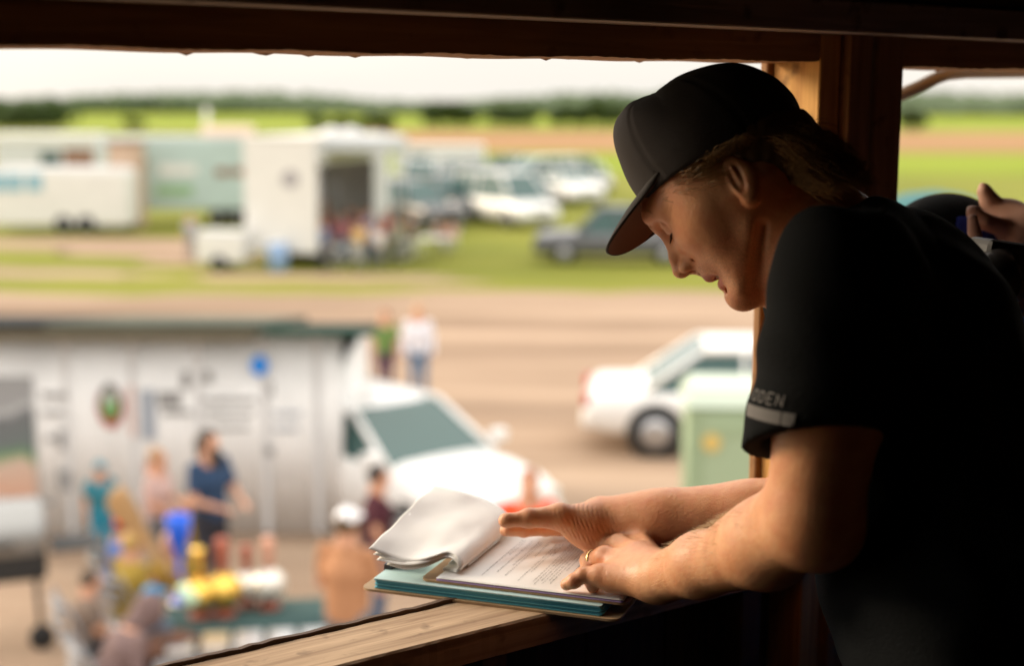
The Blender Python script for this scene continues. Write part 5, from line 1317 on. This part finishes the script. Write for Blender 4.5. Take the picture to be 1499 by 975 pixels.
# ================================================================== people outside
m_skin2 = principled('skin_plain', (0.56, 0.29, 0.18), 0.6, var=0.08, vscale=8)
def cloth(name, c): return principled('cloth_' + name, c, 0.85, spec=0.2)
def people(loc, face, Hh, label, shirt, trou, hair=(.06, .035, .02), hat=None, pose='stand', arms='down', sleeve='short', res=0.02, group=None, beard=None, hood=False, longhair=False):
    """face: direction looked at, degrees from the camera's view direction, 180 = towards the camera"""
    k = Hh / 1.75; t = empty('person', loc, R(-face), label, 'person', group)
    P = lambda x, y, z: np.array((x * k, y * k, z * k))
    sit = pose == 'sit'; dz = -.46 if sit else 0.0; lean = {'stand': 0.0, 'sit': .05, 'bend': .25}[pose]
    if hood: lean = .28
    ch, nk, hd_ = P(0, lean * .6, 1.28 + dz - lean * .2), P(0, lean, 1.50 + dz - lean * .35), P(0, lean * 1.35 + .02, 1.64 + dz - lean * .55)
    pel = P(0, -.01, .96 + dz)
    sd_ = {s: P(.185 * s, lean * .9, 1.42 + dz - lean * .35) for s in (-1, 1)}
    B = Sdf()
    B.ell(hd_, (.078 * k, .098 * k, .118 * k)); B.cap(hd_ + P(0, .05, -.06), hd_ + P(0, .055, -.085), .045 * k, .04 * k, k=.03); B.cap(hd_ + P(0, .095, .01), hd_ + P(0, .118, -.025), .012 * k, .017 * k, k=.015)
    for s in (-1, 1): B.ell(hd_ + P(.08 * s, 0, -.01), (.012 * k, .02 * k, .032 * k), k=.008)
    B.cap(hd_ + P(0, -.01, -.07), nk, .055 * k, .06 * k, k=.03); B.cap(nk, ch, .07 * k, .13 * k, k=.06, ax=(1, 0, 0), fl=1.3); B.cap(ch, pel, .12 * k, .12 * k, k=.05, ax=(1, 0, 0), fl=1.25)
    S_ = Sdf(); S_.cap(nk + P(0, -.01, -.06), ch, .085 * k, .145 * k, k=.06, ax=(1, 0, 0), fl=1.35); S_.cap(ch, pel + P(0, 0, -.03), .142 * k, .140 * k, k=.05, ax=(1, 0, 0), fl=1.28)
    hands = {}
    for s in (-1, 1):
        if arms == 'down': el, wr = P(.25 * s, -.03, 1.14 + dz), P(.25 * s, .06, .88 + dz)
        elif arms == 'forward': el, wr = P(.26 * s, .06, 1.13 + dz), P(.15 * s, .28, 1.08 + dz)
        elif arms == 'lap': el, wr = P(.24 * s, .06 + lean * .5, 1.14 + dz - lean * .2), P(.10 * s, .30 + lean * .4, 1.04 + dz - lean * .3)
        elif arms == 'up': el, wr = P(.27 * s, .12, 1.25 + dz), P(.14 * s, .26, 1.42 + dz)
        B.cap(sd_[s], el, .050 * k, .040 * k, k=.03); B.cap(el, wr, .040 * k, .028 * k, k=.02)
        d = (wr - el) / np.linalg.norm(wr - el); hn = wr + d * .085 * k; B.cap(wr, hn, .026 * k, .030 * k, k=.015, ax=(1, 0, 0) if arms == 'down' else (0, 0, 1), fl=.75)
        if res <= .012:
            a_ = np.cross(d, (0, 0, 1)) if arms != 'down' else np.array((0, 1.0, 0)); a_ = a_ / (np.linalg.norm(a_) + 1e-9)
            for q, ln in ((-.9, .07), (-.3, .082), (.3, .078), (.9, .06)):
                b0 = hn + a_ * q * .026 * k; B.cap(b0, b0 + (d * ln + np.array((0, 0, -.012))) * k, .0095 * k, .0085 * k, k=.004)
            B.cap(wr + d * .02 * k, hn + a_ * (-.055 * k) + d * .01 * k, .012 * k, .010 * k, k=.01)
        se = lerp(sd_[s], el, .62 if sleeve == 'short' else 1.0)
        S_.cap(sd_[s], se, .064 * k, .060 * k, k=.035)
        if sleeve == 'long': S_.cap(el, wr, .056 * k, .040 * k, k=.02)
    T_ = Sdf()
    T_.cap(pel + P(0, 0, .02), pel + P(0, 0, -.06), .128 * k, .135 * k, ax=(1, 0, 0), fl=1.28)
    for s in (-1, 1):
        hp_ = P(.095 * s, 0, .92 + dz)
        if sit: kn_, an = P(.13 * s, .42, .50), P(.13 * s, .40, .08)
        else: kn_, an = P(.10 * s, .03, .50), P(.11 * s, -.01, .08)
        T_.cap(hp_, kn_, .095 * k, .068 * k, k=.05); T_.cap(kn_, an + P(0, 0, .02), .066 * k, .052 * k, k=.03)
        B.cap(hp_, kn_, .075 * k, .05 * k, k=.04); B.cap(kn_, an, .05 * k, .035 * k, k=.02); B.cap(an, an + P(0, .08, -.045), .035 * k, .03 * k, k=.02)
        so = Sdf(); so.cap(an + P(0, -.03, -.025), an + P(0, .14, -.035), .048 * k, .038 * k, k=.01); so.plane(P(0, 0, .001), (0, 0, -1.0)); so.build('shoe', m_shoe, t, max(res, .015))
    B.build('body', m_skin2, t, res); S_.build('shirt', cloth(*shirt), t, res); T_.build('trousers', cloth(*trou), t, res)
    mh = principled('hair_%d_%d' % (int(hair[0] * 100), int(hair[1] * 100)), hair, .6)
    Hr = Sdf(); Hr.ell(hd_ + P(0, -.018, .025), (.089 * k, .103 * k, .112 * k)); Hr.plane(hd_ + P(0, .045, .03), (0, 1.0, -.55), k=.01); Hr.plane(hd_ + P(0, 0, -.055), (0, .2, -1.0), k=.01)
    if longhair: Hr.cap(hd_ + P(0, -.06, 0), hd_ + P(0, -.07, -.20), .085 * k, .06 * k, k=.03, ax=(1, 0, 0), fl=1.3)
    if not hood: Hr.build('hair', mh, t, max(res * .8, .008))
    if beard: Bd = Sdf(); Bd.cap(hd_ + P(0, .07, -.09), hd_ + P(0, .085, -.20), .060 * k, .045 * k, k=.02); Bd.build('beard', mh, t, max(res * .8, .008))
    if hat:
        Hc = Sdf(); Hc.ell(hd_ + P(0, -.005, .035), (.096 * k, .112 * k, .108 * k)); Hc.plane(hd_ + P(0, 0, .03), (0, -.15, -1.0)); Hc.ell(hd_ + P(0, .12, .042), (.075 * k, .085 * k, .012 * k), k=.01)
        Hc.build('cap', cloth(*hat), t, max(res * .6, .007))
    if hood:
        Hc = Sdf(); Hc.ell(hd_ + P(0, -.02, .01), (.115 * k, .13 * k, .145 * k)); Hc.cap(hd_ + P(0, -.03, -.05), nk, .10 * k, .11 * k, k=.05); Hc.ell(hd_ + P(0, .12, -.02), (.07 * k, .06 * k, .09 * k), k=.02, op='s'); Hc.build('hood', cloth(*shirt), t, res)
    return t
def chair(loc, face, label, mat, group=None, res=None):
    t = empty('folding_chair', loc, R(-face), label, 'chair', group)
    MB().box((0, .0, .43), (.42, .40, .03)).build('seat', mat, t, bevel=.01)
    for z_ in (.62, .72, .82): 
        V = MB(); V.tube([(-.20, -.22, z_), (-.1, -.245, z_), (.1, -.245, z_), (.20, -.22, z_)], .028, 8); V.build('back_slat', mat, t, True)
    for s in (-1, 1):
        MB().tube([(.20 * s, .17, 0), (.20 * s, .0, .42), (.20 * s, -.22, .90)], .014, 8).build('leg', mat, t, True)
        MB().tube([(.20 * s, -.20, 0), (.20 * s, .14, .42)], .014, 8).build('leg', mat, t, True)
    return t
m_cw = principled('white_plastic', (.75, .73, .70), .4); m_cg = principled('chair_grey', (.25, .25, .26), .5)
blk = ('black', (.02, .02, .025)); navy = ('navy', (.03, .06, .12)); den = ('denim', (.07, .11, .19)); khk = ('khaki', (.30, .24, .16)); gry = ('grey', (.18, .18, .19))
people(F(314, 13.4, .3), 125, 1.80, 'bearded long-haired man in a navy t-shirt standing sideways by the shed', navy, ('dark', (.04, .04, .05)), (.03, .02, .015), None, arms='forward', res=.011, beard=True, longhair=True)
people(F(514, 11.4), 20, 1.88, 'person in white cap and rust shirt seen from behind', ('rust', (.42, .21, .11)), gry, (.10, .06, .03), ('white', (.80, .80, .82)), res=.011, arms='forward')
people(F(556, 13.6), 80, 1.70, 'dark-haired person in a maroon shirt beside the white cap', ('maroon', (.07, .02, .03)), den, (.03, .02, .015), None, res=.012)
people(F(776, 12.9), 175, 1.84, 'person in a bright orange-red shirt in front of the white bonnet', ('orange_red', (.80, .09, .03)), gry, (.30, .12, .06), None, res=.013, arms='lap')
t = empty('wooden_step', F(314, 13.4), 0, 'low wooden platform under the bearded man', 'platform'); MB().box((0, 0, .14), (1.2, .9, .28)).build('deck', m_tan, t, bevel=.01)
# walking pair on the dirt
people(F(566, 25.0), 190, 1.62, 'person in a green top and dark trousers on the dirt road', ('green', (.14, .24, .07)), ('plum', (.10, .05, .09)), (.30, .16, .08), None, res=.016, longhair=True)
people(F(614, 24.8), 170, 1.74, 'person in a white top and blue jeans on the dirt road', ('pale_white', (.74, .74, .80)), ('jeans', (.12, .20, .32)), (.42, .26, .12), None, sleeve='long', res=.016)
# near crowd at the prize table
tl = ('teal', (.04, .20, .26))
people(F(154, 15.6), 150, 1.22, 'child in teal hat and teal clothes by the painted wall', tl, ('blue_teal', (.03, .25, .38)), (.1, .05, .03), tl, res=.013)
people(F(176, 14.0), 60, 1.42, 'person in a red cap and blue shirt, seated', ('mid_blue', (.12, .20, .50)), blk, (.05, .03, .02), ('red', (.75, .02, .02)), pose='sit', res=.013, arms='lap')
people(F(192, 12.9), 40, 1.66, 'person in a mustard yellow shirt, seated with back to us', ('mustard', (.38, .26, .05)), khk, (.45, .28, .08), None, pose='sit', res=.013, arms='lap')
people(F(222, 11.6), 30, 1.55, 'person in a blue cap and slate shirt, seated', ('slate', (.16, .21, .28)), gry, (.2, .12, .06), ('cap_blue', (.03, .22, .42)), pose='sit', res=.012, arms='lap')
people(F(160, 11.1), 60, 1.80, 'person hunched in a mauve-grey hooded top, seated', ('mauve', (.17, .115, .11)), blk, (.1, .06, .05), None, pose='sit', sleeve='long', res=.013, hood=True, arms='lap')
people(F(262, 13.4), 200, 1.52, 'fair person in a golden yellow shirt near the prizes', ('golden', (.42, .28, .05)), khk, (.6, .36, .2), None, res=.013, arms='lap', pose='sit')
for u, D, f_, lb in ((176, 14.05, 60, 'grey chair under the person in the red cap'), (192, 12.95, 40, 'grey chair under the person in the yellow shirt'), (222, 11.65, 30, 'grey chair under the person in the slate shirt'), (160, 11.15, 60, 'grey chair under the hooded person'), (262, 13.45, 200, 'grey chair under the fair person in golden yellow')):
    chair(F(u, D), f_, lb, m_cg, 'occupied grey chairs')
chair(F(558, 10.9), 150, 'white slatted folding chair nearest the window sill', m_cw, 'white folding chairs'); chair(F(610, 11.3), 150, 'white slatted folding chair further right, half hidden by the clipboard', m_cw, 'white folding chairs')
people(F(238, 14.6), 100, 1.62, 'person in a pale pink shirt standing by the wall lettering', ('pale_pink', (.52, .36, .33)), gry, (.35, .2, .1), None, res=.014, arms='lap')
people(F(283, 14.3), 200, 1.20, 'child with tan face in an ochre shirt left of the bearded man', ('ochre', (.42, .27, .05)), den, (.25, .14, .07), None, res=.013, arms='down')
people(F(130, 12.2), 60, 1.50, 'person in a grey-brown shirt seated at the left of the group', ('grey_brown', (.20, .15, .12)), blk, (.08, .05, .03), None, pose='sit', res=.014, arms='lap')
chair(F(130, 12.25), 60, 'grey chair under the person in the grey-brown shirt', m_cg, 'occupied grey chairs')
# paddock crowd
crowd = 'people beside the white trailer'
cr_l = [(458, 47.0, 90, 1.7, 'person in a bright blue shirt by the trailer corner', ('royal_blue', (.08, .20, .62)), navy), (484, 47.8, 60, 1.72, 'person in a dark red shirt under the awning edge', ('dark_red', (.30, .05, .07)), den),
        (502, 47.2, 200, 1.66, 'person in a rose shirt and blue jeans in the crowd', ('rose', (.50, .18, .22)), ('jeans', (.12, .20, .32))), (527, 45.6, 180, 1.55, 'person in a sandy yellow shirt in front of the crowd', ('sandy', (.70, .48, .20)), ('pale', (.5, .5, .48))),
        (540, 49.0, 120, 1.75, 'person in a navy shirt behind the others', ('navy2', (.08, .10, .22)), blk), (566, 48.4, 210, 1.72, 'person in a brick red shirt at the crowd right side', ('brick', (.45, .12, .10)), gry),
        (548, 46.4, 20, 1.5, 'person in a pale lilac shirt leaning in the crowd', ('lilac', (.45, .40, .48)), den), (585, 46.8, 250, 1.5, 'person in a pale green shirt beside the bicycle', ('mint', (.50, .58, .42)), gry),
        (512, 50.0, 100, 1.7, 'person in grey under the awning', gry, blk), (643, 52.0, 150, 1.5, 'person in brown sitting on the grass left of a friend', ('brown', (.25, .15, .13)), gry), (662, 51.8, 200, 1.5, 'person in a salmon shirt sitting on the grass', ('salmon', (.62, .36, .30)), ('pale', (.5, .5, .48))),
        (474, 45.4, 210, 1.6, 'person in a slate blue shirt and dark shorts nearest the trailer corner', ('slate2', (.16, .22, .36)), ('shorts', (.05, .05, .07))), (533, 47.9, 100, 1.7, 'person in a purple-grey shirt in the middle of the crowd', ('purple_grey', (.22, .18, .28)), den),
        (556, 45.2, 160, 1.45, 'person in a white shirt low in front of the crowd', ('chalk', (.62, .62, .60)), gry), (520, 48.8, 260, 1.74, 'person in a wine red top just inside the awning shade', ('wine', (.20, .03, .05)), blk),
        (576, 49.6, 90, 1.7, 'person in a light blue shirt behind the brick red one', ('light_blue', (.28, .40, .55)), den), (600, 48.0, 200, 1.6, 'person in a dark brown jacket at the crowd right end', ('dark_brown2', (.10, .06, .04)), gry),
        (281, 47.6, 170, 1.62, 'person in a grey shirt left of the small white trailer', ('grey_blue', (.35, .36, .42)), ('grey2', (.22, .22, .25)))]
for u, D, f_, hh_, lb, sh_, tr2 in cr_l:
    people(F(u, D), f_, hh_, lb, sh_, tr2, (.12, .07, .04), None, res=.032, group=crowd if u < 620 and u > 300 else None, arms='lap' if u > 520 else 'down', pose='sit' if u in (643, 662) else 'stand')
for u, D, f_, lb in ((643, 52.05, 150, 'low chair under the person in brown'), (662, 51.85, 200, 'low chair under the person in the salmon shirt')): chair(F(u, D), f_, lb, m_cw, 'chairs on the grass')
def bicycle(u, D, rz, label):
    t = empty('bicycle', F(u, D), rz, label, 'bicycle', 'bicycles near the trailer')
    for x in (-.52, .52):
        wv = MB(); pts = [(x + .33 * math.cos(a * math.pi / 12), 0, .34 + .33 * math.sin(a * math.pi / 12)) for a in range(25)]; wv.tube(pts, .02, 6); wv.build('wheel', m_tyre, t, True)
    f = MB(); A_, B_, C_, D_ = (-.52, 0, .34), (-.15, 0, .85), (.05, 0, .32), (.38, 0, .85)
    for a, b_ in ((A_, B_), (A_, C_), (B_, C_), (C_, D_), (B_, D_), (D_, (.52, 0, .34))): f.tube([a, b_], .02, 6)
    f.build('frame', m_wht, t, True); MB().box((-.18, 0, .92), (.24, .12, .06)).build('saddle', m_trim, t, bevel=.02); MB().tube([(.34, -.26, 1.0), (.38, 0, .98), (.34, .26, 1.0)], .016, 6).build('handlebar', m_trim, t, True)
bicycle(505, 44.6, .3, 'pale bicycle standing in front of the crowd'); bicycle(598, 46.2, -.2, 'pale bicycle right of the green-shirted person')
t = empty('folding_table', F(622, 49), 0, 'low pale table standing on the grass beside the crowd', 'table'); MB().box((0, 0, .70), (1.7, .8, .06)).build('tabletop', m_cw, t, bevel=.01)
for x in (-.75, .75):
    for y in (-.32, .32): MB().tube([(x, y, 0), (x, y, .67)], .02, 6).build('leg', m_rim, t, True)

# ================================================================== prize table and what stands on it
TBL = Vector((F(352, 11.8).x, 11.9, 0)); trz = R(6)
t = empty('prize_table', TBL, trz, 'table with a dull sea green cloth under the gold trophies', 'table')
MB().box((0, 0, .76), (1.9, .8, .03)).build('tabletop', m_cg, t); 
V, Fc = [], []
for i in range(61):
    a = i / 60 * 2 - 1; V += [(a * .97, -.42 - .012 * math.sin(i * 1.1), .40), (a * .97, -.415, .782), (a * .97, .415, .782), (a * .97, .42 + .012 * math.sin(i * 1.3), .40)]
for i in range(60):
    for j in range(3): Fc.append((i * 4 + j, (i + 1) * 4 + j, (i + 1) * 4 + j + 1, i * 4 + j + 1))
tc_ = mesh_obj('tablecloth', V, Fc, cloth('sea_green', (.045, .085, .082)), None); tc_.location = TBL; tc_.rotation_euler.z = trz; tag(tc_, 'sea green cloth draped over the prize table', 'tablecloth')
tc_.modifiers.new('s', 'SOLIDIFY').thickness = .004
for x in (-.85, .85):
    for y in (-.33, .33): MB().tube([(x, y, 0), (x, y, .75)], .02, 8).build('leg', m_cg, t, True)
m_gd = principled('trophy_gold', (.85, .55, .12), .25, 1.0); m_gw = principled('trophy_pale', (.80, .76, .68), .3, .6); m_rb = principled('reddish_wood', (.35, .09, .05), .5); m_pk = principled('pinkish_wood', (.62, .32, .22), .5)
def trophy(u, D, s_, bowl, stem, label):
    p = F(u, D); t = empty('trophy', (p.x, p.y, .79), 0, label, 'trophy', 'trophies on the prize table')
    MB().lathe([(.11 * s_, 0), (.11 * s_, .04 * s_), (.09 * s_, .05 * s_), (.03 * s_, .09 * s_)], n=20).build('base', m_rb, t, True)
    MB().lathe([(.04 * s_, .08 * s_), (.14 * s_, .13 * s_), (.17 * s_, .22 * s_), (.15 * s_, .31 * s_), (.08 * s_, .37 * s_), (.035 * s_, .39 * s_)], n=24).build('dome', bowl, t, True)
    MB().lathe([(.035 * s_, .38 * s_), (.045 * s_, .45 * s_), (.055 * s_, .56 * s_), (.065 * s_, .66 * s_), (.05 * s_, .70 * s_), (.01, .71 * s_)], n=16).build('handle', stem, t, True)
trophy(334, 11.9, 1.0, m_gd, m_rb, 'gold domed trophy with dark red stem'); trophy(400, 12.1, .92, m_gw, m_pk, 'pale gold domed trophy with pink wooden stem, rightmost')
trophy(368, 12.15, .80, m_gw, m_rb, 'small silver-white domed trophy between two taller ones'); trophy(300, 11.85, .9, m_gd, m_gd, 'all-gold trophy left of the red-stemmed one')
p = F(268, 12.1); t = empty('award_cup', (p.x, p.y + .1, .79), 0, 'tall bright blue cup trophy standing at the left of the table', 'trophy')
MB().lathe([(.09, 0), (.09, .04), (.03, .08), (.03, .42), (.05, .50), (.09, .62), (.115, .80), (.09, .82), (.03, .56)], n=20).build('cup', principled('cobalt_blue', (.01, .12, .75), .35), t, True)
MB().lathe([(.10, 0), (.10, .03), (.01, .031)], c=(0, 0, -.0), n=20).build('foot', m_gw, t, True)
# long wooden paddle leaning across, wide end up
a, b_ = W(287, 886, 12.0), W(165, 722, 12.3); L_ = (b_ - a).length; d = (b_ - a).normalized()
t = empty('wooden_paddle', a, 0, 'long tan wooden paddle with a pale green grip leaning over the table', 'paddle')
t.rotation_mode = 'QUATERNION'; t.rotation_quaternion = d.to_track_quat('Z', 'Y')
prof_ = [(0.0, .045), (.25, .05), (.45, .065), (.62, .10), (.78, .15), (.9, .165), (.97, .13), (1.0, .05)]
V = []; 
for z_, w_ in prof_:
    for k in range(12): an = 2 * math.pi * k / 12; V.append((.022 * math.cos(an), w_ * math.sin(an), (.16 + z_ * .84) * L_))
Fc = [(i * 12 + k, i * 12 + (k + 1) % 12, (i + 1) * 12 + (k + 1) % 12, (i + 1) * 12 + k) for i in range(len(prof_) - 1) for k in range(12)] + [tuple(range(12))[::-1], tuple((len(prof_) - 1) * 12 + k for k in range(12))]
mesh_obj('blade', V, Fc, principled('varnished_tan', (.33, .20, .09), .4, var=.15, vscale=3), t)
MB().lathe([(.05, 0), (.055, .03), (.05, .16 * L_), (.02, .165 * L_)], n=14).build('grip', principled('pale_green_grip', (.45, .62, .42), .5), t, True)
# steel trays on a low bench in front
BN = F(372, 11.22); t = empty('bench_table', (BN.x, BN.y, 0), R(8), 'grey bench in front of the prize table', 'bench')
MB().box((0, 0, .72), (1.5, .5, .05)).build('top', m_cg, t, bevel=.01)
for x in (-.65, .65): MB().box((x, 0, .35), (.06, .44, .69)).build('leg', m_cg, t)
for i in range(5):
    x = -.55 + i * .27; q = Vector((BN.x, BN.y, 0)) + Matrix.Rotation(R(8), 3, 'Z') @ Vector((x, 0, .75))
    tr3 = empty('steel_tray', q, R(8), ['leftmost', 'second from left', 'middle', 'second from right', 'rightmost'][i] + ' small steel tray in the row on the grey bench', 'tray', 'steel trays in a row')
    MB().box((0, 0, .05), (.21, .36, .09), taper=1.08).build('tray', m_steel, tr3, bevel=.015); MB().tube([(-.12, -.1, .11), (-.12, 0, .16), (-.12, .1, .11)], .012, 6).build('handle', m_trim, tr3, True)
q = F(258, 11.2); t = empty('cloth_bundle', (q.x, q.y, 0.0), .4, 'brown cloth bundle on a small stand left of the steel trays', 'bundle')
bb = Sdf(); bb.ell((0, 0, .78), (.26, .18, .12)); bb.disp(lambda P: .012 * np.sin(P[:, 0] * 30 + P[:, 1] * 22)); bb.build('bundle', cloth('dark_brown', (.12, .06, .04)), t, .015)
MB().box((0, 0, .33), (.3, .3, .66)).build('stand', m_cg, t, bevel=.01)
# barbecue smoker at the far left
q = F(-16, 13.2); t = empty('barbecue', (q.x, q.y, 0), R(20), 'barbecue smoker with silver hood and black firebox at the left edge', 'barbecue')
M_ = Matrix.Rotation(R(90), 4, 'Y')
MB().lathe([(.02, -.60), (.34, -.58), (.36, -.5), (.36, .5), (.34, .58), (.02, .60)], c=(0, 0, 1.08), n=28, M=M_).build('hood', principled('silver_hood', (.32, .32, .31), .35, .7), t, True)
MB().box((0, 0, .88), (1.16, .68, .36)).build('firebox', principled('sooty_black', (.02, .02, .02), .6), t, bevel=.05)
MB().tube([(-.3, -.42, 1.1), (.3, -.42, 1.1)], .02, 8).build('handle', m_trim, t, True); MB().tube([(-.45, .1, 1.3), (-.45, .1, 1.62)], .05, 12).build('chimney', m_trim, t, True)
for x in (-.5, .5):
    for y in (-.25, .25): MB().tube([(x, y, .1), (x * .95, y, .72)], .025, 8).build('leg', m_trim, t, True)
    wv = MB(); wv.lathe([(.02, -.03), (.12, -.03), (.12, .03), (.02, .03)], c=(x, -.28, .12), n=18, M=Matrix.Rotation(R(90), 4, 'X')); wv.build('wheel', m_tyre, t, True)
MB().box((.85, 0, .95), (.45, .5, .03)).build('side_shelf', m_trim, t)
